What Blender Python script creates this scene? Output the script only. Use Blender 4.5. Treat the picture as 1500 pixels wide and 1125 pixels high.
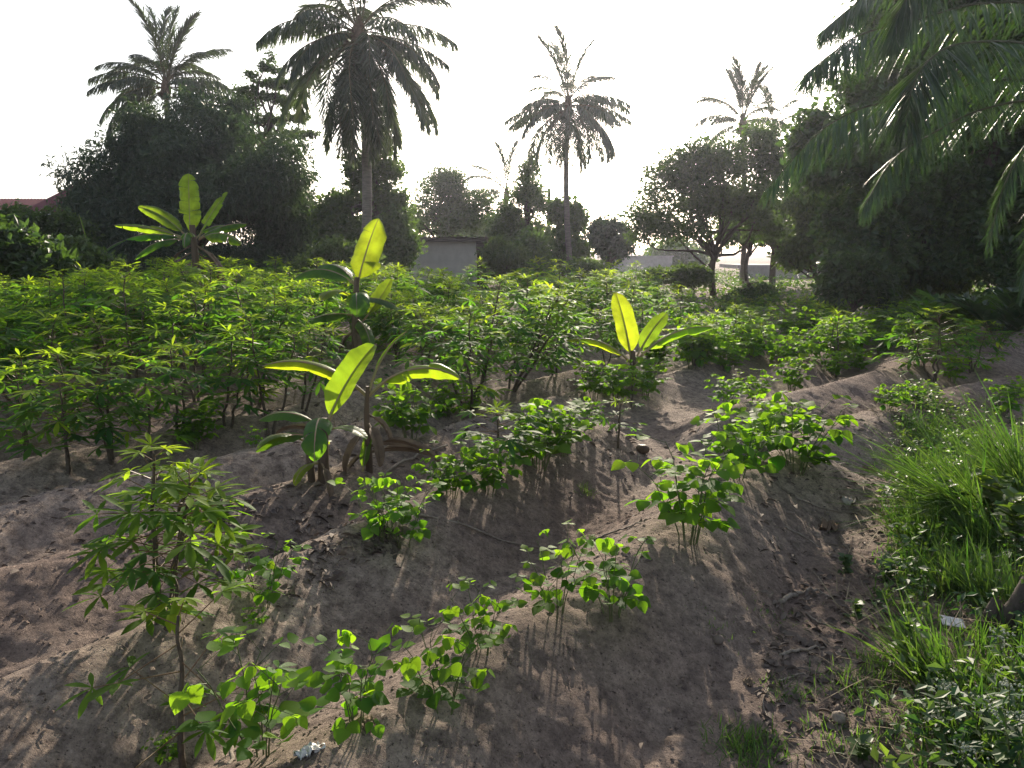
import bpy, math, random
import numpy as np
from math import radians as R, sin, cos, pi, atan, tan, sqrt
C = bpy.context
for o in list(bpy.data.objects): bpy.data.objects.remove(o)
scene = C.scene
col = scene.collection

# ------------------------------------------------------------------ camera
CZ, PITCH, FPX = 1.6, R(10.0), 1100.0
cam_d = bpy.data.cameras.new('camera'); cam = bpy.data.objects.new('camera', cam_d); col.objects.link(cam)
cam_d.sensor_width = 36; cam_d.lens = 36 * FPX / 1500; cam_d.clip_start = 0.05; cam_d.clip_end = 2000
cam.location = (0, 0, CZ); cam.rotation_euler = (R(90) - PITCH, 0, 0)
scene.camera = cam
# ------------------------------------------------------------------ sky, sun, exposure
SUN_EL, SUN_AZ = R(20), R(7.5)          # azimuth measured from +Y towards +X
w = bpy.data.worlds.new('World'); scene.world = w; w.use_nodes = True
nt = w.node_tree; bg = nt.nodes['Background']
sky = nt.nodes.new('ShaderNodeTexSky'); sky.sky_type = 'NISHITA'; sky.sun_disc = False
sky.sun_elevation = SUN_EL; sky.sun_rotation = SUN_AZ
sky.dust_density = 1.8; sky.air_density = 1.0; sky.ozone_density = 1.0
hs = nt.nodes.new('ShaderNodeHueSaturation'); hs.inputs['Saturation'].default_value = 0.6
nt.links.new(sky.outputs[0], hs.inputs['Color'])
nt.links.new(hs.outputs[0], bg.inputs['Color'])
bg.inputs['Strength'].default_value = 0.125
sun_d = bpy.data.lights.new('sun', 'SUN'); sun_d.energy = 5.0; sun_d.angle = R(1.0); sun_d.color = (1, 0.88, 0.71)
sun = bpy.data.objects.new('sun', sun_d); col.objects.link(sun)
sun.rotation_euler = (R(90) - SUN_EL, 0, pi - SUN_AZ); sun.location = (0, 0, 30)
scene.view_settings.view_transform = 'Standard'; scene.view_settings.look = 'None'
scene.view_settings.exposure = 0.95; scene.view_settings.gamma = 1.0
scene.render.engine = 'CYCLES'
cy = scene.cycles
cy.max_bounces = 6; cy.diffuse_bounces = 3; cy.glossy_bounces = 2; cy.transmission_bounces = 4; cy.transparent_max_bounces = 4
cy.volume_bounces = 0
cy.use_denoising = True; cy.denoiser = 'OPENIMAGEDENOISE'; cy.denoising_input_passes = 'RGB_ALBEDO_NORMAL'; cy.denoising_prefilter = 'NONE'; cy.sample_clamp_indirect = 1.5; cy.sample_clamp_direct = 0
cy.caustics_reflective = False; cy.caustics_refractive = False

# ------------------------------------------------------------------ pixel helpers (photo 1500 x 1125)
def ray(u, v):
    xc, yc = (u - 750) / FPX, (562.5 - v) / FPX
    return np.array([xc, cos(PITCH) + yc * sin(PITCH), -sin(PITCH) + yc * cos(PITCH)])
def W(u, v, Y):
    d = ray(u, v); return np.array([0, 0, CZ]) + d * (Y / d[1])
def PZ(u, v, z):
    d = ray(u, v); t = (z - CZ) / d[2]; return np.array([0, 0, CZ]) + d * t
def proj(p):
    x, y, z = p[0], p[1], p[2] - CZ
    f = y * cos(PITCH) - z * sin(PITCH); up = y * sin(PITCH) + z * cos(PITCH)
    return 750 + FPX * x / f, 562.5 - FPX * up / f

# ------------------------------------------------------------------ noise
def _hash(ix, iy, s):
    h = (ix.astype(np.int64) * 374761393 + iy.astype(np.int64) * 668265263 + s * 1442695041) & 0x7fffffff
    h = ((h ^ (h >> 13)) * 1274126177) & 0x7fffffff
    return ((h ^ (h >> 16)) & 0xffff) / 65535.0
def vnoise(x, y, s=0):
    ix, iy = np.floor(x), np.floor(y); fx, fy = x - ix, y - iy
    fx = fx * fx * (3 - 2 * fx); fy = fy * fy * (3 - 2 * fy)
    a, b, c, d = _hash(ix, iy, s), _hash(ix + 1, iy, s), _hash(ix, iy + 1, s), _hash(ix + 1, iy + 1, s)
    return (a + (b - a) * fx) * (1 - fy) + (c + (d - c) * fx) * fy - 0.5
def fbm(x, y, o=4, s=0):
    r = 0; a = 1
    for k in range(o):
        r = r + a * vnoise(x, y, s + k); x = x * 2.03 + 3.1; y = y * 2.03 + 1.7; a *= 0.5
    return r
def sstep(a, b, x):
    t = np.clip((x - a) / (b - a), 0, 1); return t * t * (3 - 2 * t)

# ------------------------------------------------------------------ terrain
RH = 0.29
def PL(pts, z=RH): return np.array([PZ(u, v, z)[:2] for u, v in pts])
RIDGES = [  # crest polyline, height, half width
    (PL([(120, 1400), (330, 1195), (450, 1100), (590, 1012), (690, 950), (770, 895), (860, 850), (950, 795), (1030, 730), (1095, 678), (1170, 655)]), 0.30, 0.56),
    (PL([(-330, 1230), (-150, 1095), (0, 1008), (215, 915), (420, 812), (560, 756), (650, 712), (760, 672), (850, 632), (880, 622)]), 0.30, 0.54),
    (PL([(-300, 935), (-100, 862), (60, 828), (300, 745), (475, 690), (570, 655), (660, 622), (760, 588), (900, 560), (960, 548)], .2), 0.20, 0.50),
    (PL([(1060, 602), (1075, 594)]), 0.25, 0.45),
    (PL([(1085, 583), (1140, 572), (1215, 556), (1320, 532), (1400, 512), (1480, 495)]), 0.26, 0.6),
    (PL([(1235, 612), (1300, 590), (1400, 562), (1500, 540), (1620, 515)]), 0.24, 0.55),
]
def seg_dist(x, y, pl):
    best = np.full(x.shape, 1e9)
    for (ax, ay), (bx, by) in zip(pl[:-1], pl[1:]):
        dx, dy = bx - ax, by - ay; L2 = dx * dx + dy * dy + 1e-9
        t = np.clip(((x - ax) * dx + (y - ay) * dy) / L2, 0, 1)
        best = np.minimum(best, np.hypot(x - ax - t * dx, y - ay - t * dy))
    return best
SD = np.array([0.576, 0.817]); ND = np.array([0.817, -0.576])
def gh(x, y, fine=True):
    x = np.asarray(x, float); y = np.asarray(y, float)
    r = np.hypot(x, y)
    h = 0.05 * fbm(x * .35, y * .35, 2, 5)
    wob = 0.07 * fbm(x * 1.3, y * 1.3, 2, 11)
    m = np.zeros(x.shape)
    for pl, hh, ww in RIDGES:
        d = seg_dist(x, y, pl) + wob
        m = np.maximum(m, hh * np.clip(1.04 - np.sqrt((d / ww * 1.02) ** 2 + .035), 0, 1) ** 1.05 * 1.12)
    n = x * ND[0] + y * ND[1] + wob * 1.5
    fld = 0.19 * (0.5 + 0.5 * np.cos((n + 4.62) / 1.05 * 2 * pi)) * sstep(-4.0, -4.4, n) * sstep(45, 25, r)
    m = np.maximum(m, fld)
    fld2 = 0.17 * (0.5 + 0.5 * np.cos((n + 4.62) / 1.05 * 2 * pi)) * sstep(8.3, 9.5, y) * sstep(45, 25, r) * sstep(-4.4, -4.0, n)
    m = np.maximum(m, fld2)
    h = h + m
    bank = sstep(0.15, 0.75, x - (0.55 + 0.40 * y)) * sstep(7.0, 4.5, y)
    h = h + 0.09 * bank
    if fine:
        k = sstep(20, 8, r)
        h = h + k * (0.018 * fbm(x * 3.2, y * 3.2, 3, 21) + 0.007 * fbm(x * 11, y * 11, 4, 31) + 0.009 * fbm(x * 30, y * 30, 3, 41) + .016 * np.clip(fbm(x * 19, y * 19, 2, 61) - .16, 0, 1))
        # rills that run down the ridge sides
        sl = x * SD[0] + y * SD[1]
        h = h + k * 0.012 * fbm(sl * 9, n * 1.6, 3, 51) * np.clip(m / 0.1, 0, 1)
    return h
def g1(x, y): return float(gh(np.array([x]), np.array([y]))[0])
def G(u, v):
    d = ray(u, v)
    t = np.linspace(1.2, 60, 6000) if v > 400 else np.linspace(1.2, 200, 8000)
    P = np.array([0, 0, CZ])[None] + d[None] * t[:, None]
    below = P[:, 2] <= gh(P[:, 0], P[:, 1])
    i = int(np.argmax(below)) if below.any() else len(t) - 1
    return P[i]

# ------------------------------------------------------------------ mesh builder
class MB:
    def __init__(s): s.V = []; s.F = []; s.T = []; s.M = []; s.n = 0; s.S = []
    def add(s, V, F, tint=0.5, mat=0, smooth=True):
        V = np.asarray(V, float).reshape(-1, 3); F = np.asarray(F, np.int64)
        s.V.append(V); s.F.append(F + s.n); s.n += len(V)
        s.T.append(np.broadcast_to(np.asarray(tint, float), (len(V),)).copy())
        s.M.append(np.full(len(F), mat, np.int32)); s.S.append(np.full(len(F), smooth, bool))
    def inst(s, tpl, M, P, tint=0.5, mat=0, smooth=True):
        V, F = tpl; n = len(P)
        if n == 0: return
        A = np.einsum('nij,kj->nki', M, V) + P[:, None, :]
        k = len(V); off = (np.arange(n) * k)[:, None, None]
        t = np.repeat(np.broadcast_to(np.asarray(tint, float), (n,)), k)
        for FF in (F if isinstance(F, list) else [F]):
            pass
        FF = (F[None] + off).reshape(-1, F.shape[1])
        s.add(A.reshape(-1, 3), FF, t, mat, smooth)
    def mesh(s, name, mats):
        me = bpy.data.meshes.new(name)
        V = np.concatenate(s.V)
        me.vertices.add(len(V)); me.vertices.foreach_set('co', V.astype(np.float32).ravel())
        lt = np.concatenate([np.full(len(F), F.shape[1], np.int32) for F in s.F])
        li = np.concatenate([F.ravel() for F in s.F]).astype(np.int32)
        me.loops.add(len(li)); me.loops.foreach_set('vertex_index', li)
        me.polygons.add(len(lt))
        st = np.concatenate([[0], np.cumsum(lt)[:-1]]).astype(np.int32)
        me.polygons.foreach_set('loop_start', st)
        try: me.polygons.foreach_set('loop_total', lt)
        except Exception: pass
        me.polygons.foreach_set('material_index', np.concatenate(s.M))
        me.polygons.foreach_set('use_smooth', np.concatenate(s.S))
        a = me.attributes.new('tint', 'FLOAT', 'POINT'); a.data.foreach_set('value', np.concatenate(s.T).astype(np.float32))
        for m in (mats if isinstance(mats, (list, tuple)) else [mats]): me.materials.append(m)
        me.update(calc_edges=True); me.validate()
        return me
    def obj(s, name, mats, parent=None, loc=None):
        o = bpy.data.objects.new(name, s.mesh(name, mats)); col.objects.link(o)
        if parent: o.parent = parent
        if loc is not None: o.location = loc
        return o
def tag(o, label=None, cat=None, group=None, kind=None):
    if label: o['label'] = label
    if cat: o['category'] = cat
    if group: o['group'] = group
    if kind: o['kind'] = kind
    return o
def thing(name, loc, label, cat, group=None, rz=0):
    o = bpy.data.objects.new(name, None); col.objects.link(o); o.location = [float(a) for a in loc]; o.rotation_euler = (0, 0, rz)
    o.empty_display_size = 0.2
    return tag(o, label, cat, group)
def part(name, mesh, parent, loc=(0, 0, 0), rot=(0, 0, 0), sc=1.0):
    o = bpy.data.objects.new(name, mesh); col.objects.link(o); o.parent = parent
    o.location = [float(a) for a in loc]; o.rotation_euler = rot; o.scale = (sc, sc, sc) if np.isscalar(sc) else sc
    return o

def norm(a): return a / (np.linalg.norm(a, axis=-1, keepdims=True) + 1e-9)
def basis(X, up=(0, 0, 1), roll=None):
    X = norm(np.asarray(X, float)); U = np.broadcast_to(np.asarray(up, float), X.shape)
    Z = U - (U * X).sum(-1, keepdims=True) * X
    bad = np.linalg.norm(Z, axis=-1) < 1e-3
    if bad.any(): Z[bad] = np.cross(X[bad], np.array([0.3, 0.9, 0.1]))
    Z = norm(Z); Y = np.cross(Z, X)
    if roll is not None:
        c, s_ = np.cos(roll)[:, None], np.sin(roll)[:, None]
        Y, Z = c * Y + s_ * Z, -s_ * Y + c * Z
    return np.stack([X, Y, Z], axis=-1)       # columns
def tube(mb, pts, rad, sides=6, tint=0.5, mat=0, cap=True):
    pts = np.asarray(pts, float); n = len(pts); rad = np.broadcast_to(np.asarray(rad, float), (n,))
    T = norm(np.gradient(pts, axis=0)); B = basis(T, (0.31, 0.2, 0.93) if abs(T[0, 2]) < .9 else (1, 0.1, 0))
    a = np.arange(sides) / sides * 2 * pi
    V = pts[:, None] + rad[:, None, None] * (np.cos(a)[None, :, None] * B[:, None, :, 1] + np.sin(a)[None, :, None] * B[:, None, :, 2])
    i = np.arange(n - 1)[:, None] * sides; j = np.arange(sides)[None]; j2 = (j + 1) % sides
    F = np.stack([i + j, i + j2, i + sides + j2, i + sides + j], -1).reshape(-1, 4)
    V = V.reshape(-1, 3)
    mb.add(V, F, tint, mat)
    if cap: mb.add(V[-sides:], np.arange(sides)[None], tint, mat); mb.add(V[:sides], np.arange(sides)[::-1][None], tint, mat)
def catmull(P, n):
    P = np.asarray(P, float); Q = np.vstack([2 * P[0] - P[1], P, 2 * P[-1] - P[-2]]); m = len(P) - 1
    out = []
    for t in np.linspace(0, m, n):
        i = min(int(t), m - 1); f = t - i; a, b, c, d = Q[i:i + 4]
        out.append(0.5 * (2 * b + (c - a) * f + (2 * a - 5 * b + 4 * c - d) * f * f + (3 * b - a - 3 * c + d) * f ** 3))
    return np.array(out)
def box(mb, x0, x1, y0, y1, z0, z1, tint=.5, mat=0):
    V = [(x0, y0, z0), (x1, y0, z0), (x1, y1, z0), (x0, y1, z0), (x0, y0, z1), (x1, y0, z1), (x1, y1, z1), (x0, y1, z1)]
    mb.add(V, [(0, 3, 2, 1), (4, 5, 6, 7), (0, 1, 5, 4), (1, 2, 6, 5), (2, 3, 7, 6), (3, 0, 4, 7)], tint, mat, False)
def strip(sec, widths, fold=0.2, droop=0.3, mid=True):
    """a leaf along +x: sections at sec, half width widths, V fold, downward curl"""
    V = []; F = []; k = 3
    for t, w_ in zip(sec, widths):
        z = -droop * t * t
        V += [(t, -w_, z + fold * w_), (t, 0, z), (t, w_, z + fold * w_)]
    for i in range(len(sec) - 1):
        a = i * k; b = a + k
        F += [(a, b, b + 1, a + 1), (a + 1, b + 1, b + 2, a + 2)]
    return np.array(V, float), np.array(F, np.int64)

# ------------------------------------------------------------------ materials
def nodes(name):
    m = bpy.data.materials.new(name); m.use_nodes = True; t = m.node_tree
    for n in list(t.nodes): t.nodes.remove(n)
    out = t.nodes.new('ShaderNodeOutputMaterial')
    return m, t, out
def N(t, typ, **kw):
    n = t.nodes.new(typ)
    for k, v in kw.items():
        if k in n.inputs: n.inputs[k].default_value = v
        else: setattr(n, k, v)
    return n
def mixc(t, fac, a, b, blend='MIX'):
    m = t.nodes.new('ShaderNodeMix'); m.data_type = 'RGBA'; m.blend_type = blend
    for i, x in ((0, fac), (6, a), (7, b)):
        if hasattr(x, 'links') or isinstance(x, bpy.types.NodeSocket): t.links.new(x, m.inputs[i])
        else: m.inputs[i].default_value = x if i == 0 else (*x, 1)
    return m.outputs[2]
def leaf_mat(name, a, b, ta, tb, rough=0.45, trans=0.42, spec=0.35, veins=False):
    m, t, out = nodes(name)
    at = N(t, 'ShaderNodeAttribute', attribute_name='tint')
    oi = N(t, 'ShaderNodeObjectInfo')
    tc = N(t, 'ShaderNodeTexCoord'); nz = N(t, 'ShaderNodeTexNoise', Scale=7.0, Detail=3.0); t.links.new(tc.outputs['Object'], nz.inputs['Vector'])
    c = mixc(t, at.outputs['Fac'], a, b); tr = mixc(t, at.outputs['Fac'], ta, tb)
    mr = N(t, 'ShaderNodeMapRange'); mr.inputs[1].default_value = 0.3; mr.inputs[2].default_value = 0.7; mr.inputs[3].default_value = 0.7; mr.inputs[4].default_value = 1.25
    t.links.new(nz.outputs[0], mr.inputs[0])
    mo = N(t, 'ShaderNodeMapRange'); mo.inputs[3].default_value = 0.85; mo.inputs[4].default_value = 1.15; t.links.new(oi.outputs['Random'], mo.inputs[0])
    mu = N(t, 'ShaderNodeMath', operation='MULTIPLY'); t.links.new(mr.outputs[0], mu.inputs[0]); t.links.new(mo.outputs[0], mu.inputs[1])
    hsv = N(t, 'ShaderNodeHueSaturation'); t.links.new(c, hsv.inputs['Color']); t.links.new(mu.outputs[0], hsv.inputs['Value'])
    hs2 = N(t, 'ShaderNodeHueSaturation'); t.links.new(tr, hs2.inputs['Color']); t.links.new(mu.outputs[0], hs2.inputs['Value'])
    p = N(t, 'ShaderNodeBsdfPrincipled', Roughness=rough); p.inputs['Specular IOR Level'].default_value = spec
    t.links.new(hsv.outputs[0], p.inputs['Base Color'])
    tl = N(t, 'ShaderNodeBsdfTranslucent'); t.links.new(hs2.outputs[0], tl.inputs['Color'])
    if veins:
        va = N(t, 'ShaderNodeAttribute', attribute_name='tint')
        wv = N(t, 'ShaderNodeTexNoise', Scale=60.0, Detail=2.0); t.links.new(tc.outputs['Object'], wv.inputs['Vector'])
        bp = N(t, 'ShaderNodeBump', Strength=0.25, Distance=0.01); t.links.new(wv.outputs[0], bp.inputs['Height'])
        t.links.new(bp.outputs[0], p.inputs['Normal'])
    mx = N(t, 'ShaderNodeMixShader'); mx.inputs[0].default_value = trans
    t.links.new(p.outputs[0], mx.inputs[1]); t.links.new(tl.outputs[0], mx.inputs[2]); t.links.new(mx.outputs[0], out.inputs[0])
    return m
def solid_mat(name, a, b, scale=8, rough=0.8, bump=0.3, detail=5, stretch=(1, 1, 1), dist=0.02, spec=0.3):
    m, t, out = nodes(name)
    tc = N(t, 'ShaderNodeTexCoord'); mp = N(t, 'ShaderNodeMapping'); mp.inputs['Scale'].default_value = stretch
    t.links.new(tc.outputs['Object'], mp.inputs[0])
    nz = N(t, 'ShaderNodeTexNoise', Scale=scale, Detail=detail, Roughness=0.65); t.links.new(mp.outputs[0], nz.inputs['Vector'])
    mr = N(t, 'ShaderNodeMapRange'); mr.inputs[1].default_value = 0.3; mr.inputs[2].default_value = 0.7; t.links.new(nz.outputs[0], mr.inputs[0])
    p = N(t, 'ShaderNodeBsdfPrincipled', Roughness=rough); p.inputs['Specular IOR Level'].default_value = spec
    t.links.new(mixc(t, mr.outputs[0], a, b), p.inputs['Base Color'])
    if bump:
        bp = N(t, 'ShaderNodeBump', Strength=bump, Distance=dist); t.links.new(nz.outputs[0], bp.inputs['Height']); t.links.new(bp.outputs[0], p.inputs['Normal'])
    t.links.new(p.outputs[0], out.inputs[0])
    return m
def soil_mat():
    m, t, out = nodes('sandy_soil')
    tc = N(t, 'ShaderNodeTexCoord')
    def nz(s, d=5, r=.6):
        n = N(t, 'ShaderNodeTexNoise', Scale=s, Detail=d, Roughness=r); t.links.new(tc.outputs['Object'], n.inputs['Vector']); return n.outputs[0]
    def rng(x, a, b):
        r = N(t, 'ShaderNodeMapRange'); r.inputs[1].default_value = a; r.inputs[2].default_value = b; t.links.new(x, r.inputs[0]); return r.outputs[0]
    c = mixc(t, rng(nz(1.1, 4), .35, .65), (0.305, 0.240, 0.200), (0.460, 0.370, 0.305))
    c = mixc(t, rng(nz(.33, 3), .44, .60), c, (0.235, 0.168, 0.138))
    c = mixc(t, rng(nz(14, 6, .7), .40, .68), c, (0.125, 0.094, 0.082))
    c = mixc(t, rng(nz(160, 3, .6), .58, .80), c, (0.25, 0.20, 0.165))
    c = mixc(t, rng(nz(90, 2, .6), .60, .74), c, (0.045, 0.034, 0.030))
    gr = N(t, 'ShaderNodeMapRange'); gr.inputs[1].default_value = .32; gr.inputs[2].default_value = .68; gr.inputs[3].default_value = .45; gr.inputs[4].default_value = 1.5
    t.links.new(nz(48, 9, .9), gr.inputs[0]); hv = N(t, 'ShaderNodeHueSaturation'); t.links.new(c, hv.inputs['Color']); t.links.new(gr.outputs[0], hv.inputs['Value']); c = hv.outputs[0]
    p = N(t, 'ShaderNodeBsdfPrincipled', Roughness=0.95); p.inputs['Specular IOR Level'].default_value = 0.12
    t.links.new(c, p.inputs['Base Color'])
    ad = N(t, 'ShaderNodeMath', operation='MULTIPLY_ADD'); ad.inputs[1].default_value = 0.35
    t.links.new(nz(220, 3, .7), ad.inputs[0]); t.links.new(nz(34, 6, .75), ad.inputs[2])
    bp = N(t, 'ShaderNodeBump', Strength=0.9, Distance=0.03); t.links.new(ad.outputs[0], bp.inputs['Height']); t.links.new(bp.outputs[0], p.inputs['Normal'])
    t.links.new(p.outputs[0], out.inputs[0])
    return m
M = {}
M['soil'] = soil_mat()
M['cassava'] = leaf_mat('cassava_leaf', (0.030, 0.082, 0.034), (0.19, 0.29, 0.030), (0.13, 0.36, 0.02), (0.52, 0.70, 0.03), 0.6, 0.56, .10)
M['cassava_stem'] = solid_mat('cassava_stem', (0.11, 0.085, 0.06), (0.045, 0.035, 0.028), 40, 0.8, .4)
M['petiole'] = solid_mat('petiole', (0.16, 0.12, 0.05), (0.12, 0.05, 0.035), 15, 0.5, 0)
M['bean'] = leaf_mat('bean_leaf', (0.040, 0.100, 0.030), (0.125, 0.22, 0.03), (0.20, 0.47, 0.012), (0.42, 0.68, 0.02), 0.6, 0.55, .10)
M['bean_stem'] = solid_mat('bean_stem', (0.09, 0.13, 0.04), (0.07, 0.07, 0.03), 25, 0.6, 0)
M['banana'] = leaf_mat('banana_leaf', (0.026, 0.072, 0.036), (0.14, 0.20, 0.02), (0.22, 0.46, 0.015), (0.66, 0.76, 0.02), 0.45, 0.56, 0.2, False)
M['banana_rib'] = solid_mat('banana_midrib', (0.22, 0.25, 0.09), (0.30, 0.17, 0.10), 9, 0.45, .1)
M['banana_stem'] = solid_mat('banana_pseudostem', (0.14, 0.10, 0.06), (0.055, 0.035, 0.028), 9, 0.6, .4, 5, (1, 1, .12))
M['dry_leaf'] = solid_mat('dry_leaf', (0.20, 0.14, 0.09), (0.085, 0.06, 0.045), 12, 0.85, .5)
M['frond'] = leaf_mat('coconut_leaflet', (0.032, 0.055, 0.040), (0.078, 0.095, 0.060), (0.09, 0.17, 0.03), (0.20, 0.22, 0.06), 0.38, 0.28, .5)
M['oilpalm'] = leaf_mat('oil_palm_leaflet', (0.024, 0.052, 0.034), (0.052, 0.092, 0.042), (0.07, 0.18, 0.015), (0.16, 0.28, 0.02), 0.36, 0.20, .4)
M['petiole_green'] = solid_mat('green_rachis', (0.075, 0.085, 0.04), (0.05, 0.05, 0.03), 10, 0.6, .1)
M['rachis'] = solid_mat('frond_rachis', (0.16, 0.15, 0.07), (0.10, 0.075, 0.045), 10, 0.6, .1)
M['palm_trunk'] = solid_mat('palm_trunk', (0.20, 0.175, 0.15), (0.09, 0.075, 0.065), 5, 0.9, .6, 5, (1, 1, 7))
M['bark'] = solid_mat('bark', (0.10, 0.078, 0.062), (0.035, 0.028, 0.024), 10, 0.9, .6, 6, (1, 1, .25))
M['mango'] = leaf_mat('mango_leaf', (0.030, 0.052, 0.036), (0.072, 0.10, 0.052), (0.05, 0.11, 0.02), (0.14, 0.22, 0.04), 0.42, 0.25, .45)
M['treeleaf'] = leaf_mat('tree_leaf', (0.040, 0.068, 0.032), (0.090, 0.12, 0.045), (0.10, 0.20, 0.025), (0.22, 0.33, 0.05), 0.45, 0.38, .35)
M['darkleaf'] = leaf_mat('dark_tree_leaf', (0.030, 0.054, 0.030), (0.062, 0.098, 0.036), (0.06, 0.14, 0.015), (0.16, 0.28, 0.03), 0.40, 0.35, .35)
M['grass'] = leaf_mat('grass_blade', (0.042, 0.090, 0.030), (0.11, 0.15, 0.04), (0.11, 0.29, 0.02), (0.28, 0.44, 0.05), 0.5, 0.36, .2)
M['weed'] = leaf_mat('weed_leaf', (0.030, 0.070, 0.034), (0.085, 0.13, 0.04), (0.08, 0.22, 0.02), (0.28, 0.40, 0.03), 0.5, 0.4, .3)
M['flower'] = solid_mat('flower_head', (0.42, 0.43, 0.34), (0.26, 0.29, 0.20), 60, 0.9, .3)
M['stick'] = solid_mat('dead_wood', (0.30, 0.255, 0.21), (0.13, 0.10, 0.08), 30, 0.9, .5, 5, (1, 1, 1))
M['litter'] = solid_mat('leaf_litter', (0.20, 0.155, 0.125), (0.055, 0.042, 0.038), 3, 0.85, .2)
M['clod'] = M['soil']
M['straw'] = solid_mat('straw', (0.30, 0.24, 0.15), (0.14, 0.105, 0.07), 6, 0.85, 0)
M['plaster'] = solid_mat('grey_plaster', (0.60, 0.55, 0.51), (0.46, 0.42, 0.39), 2.2, 0.9, .2)
M['white'] = solid_mat('white_plaster', (0.72, 0.71, 0.70), (0.56, 0.55, 0.54), 3, 0.9, .1)
M['dark'] = solid_mat('dark_timber_and_recess_shade', (0.05, 0.04, 0.035), (0.03, 0.025, 0.02), 5, 0.9, .1)
M['roof_sheet'] = solid_mat('rusty_sheet', (0.28, 0.25, 0.24), (0.15, 0.11, 0.095), 3, 0.6, .1)
M['roof_red'] = solid_mat('maroon_roof_sheet', (0.15, 0.045, 0.05), (0.10, 0.035, 0.045), 2, 0.85, .1, spec=.1)
M['concrete'] = solid_mat('concrete', (0.42, 0.39, 0.37), (0.28, 0.26, 0.25), 3, 0.9, .3)
M['rubble'] = solid_mat('rubble', (0.40, 0.35, 0.32), (0.22, 0.19, 0.18), 4, 0.95, .6)
M['plastic'] = solid_mat('white_plastic', (0.62, 0.61, 0.61), (0.40, 0.38, 0.38), 9, 0.35, .3)

# ================================================================== SETTING: ground
def axis(lo, hi, step, f0, f1, grow=1.10):
    a = list(np.arange(f0, f1, step)); s = step; x = a[-1]
    while x < hi: s *= grow; x += s; a.append(x)
    s = step; x = a[0]; b = []
    while x > lo: s *= grow; x -= s; b.append(x)
    return np.array(b[::-1] + a)
gx = axis(-400, 400, 0.019, -3.2, 3.4, 1.045); gy = axis(-80, 500, 0.019, 1.5, 6.8, 1.035)
X, Y = np.meshgrid(gx, gy); Z = gh(X, Y)
mb = MB(); nx, ny = len(gx), len(gy)
i = (np.arange(ny - 1)[:, None] * nx + np.arange(nx - 1)[None]).ravel()
mb.add(np.stack([X, Y, Z], -1).reshape(-1, 3), np.stack([i, i + 1, i + nx + 1, i + nx], -1))
tag(mb.obj('ground', M['soil']), kind='structure')

# ================================================================== plant generators
LOBE = strip([0, .2, .45, .65, .85, 1], [.012, .065, .114, .124, .072, .002], .22, .14)
LOBE_LO = strip([0, .5, 1], [.015, .135, .004], .3, .15)
LEAFLET = strip([0, .05, .16, .32, .5, .68, .84, .94, 1], [.05, .27, .44, .52, .46, .33, .17, .06, .003], .14, .12)
LEAFLET_LO = strip([0, .3, .65, 1], [.04, .46, .30, .004], .2, .12)
PET = (np.array([(0, .5, -.3), (0, -.5, -.3), (0, 0, .6), (1, .3, -.2), (1, -.3, -.2), (1, 0, .35)], float),
       np.array([(0, 1, 4, 3), (1, 2, 5, 4), (2, 0, 3, 5)], np.int64))
def petioles(mb, A, B, r, mat):
    A = np.asarray(A); B = np.asarray(B); d = B - A; L = np.linalg.norm(d, axis=1)
    m = basis(d); m = m * np.stack([L, np.full_like(L, r * 2), np.full_like(L, r * 2)], -1)[:, None, :]
    mb.inst(PET, m, A, .5, mat)

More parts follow.
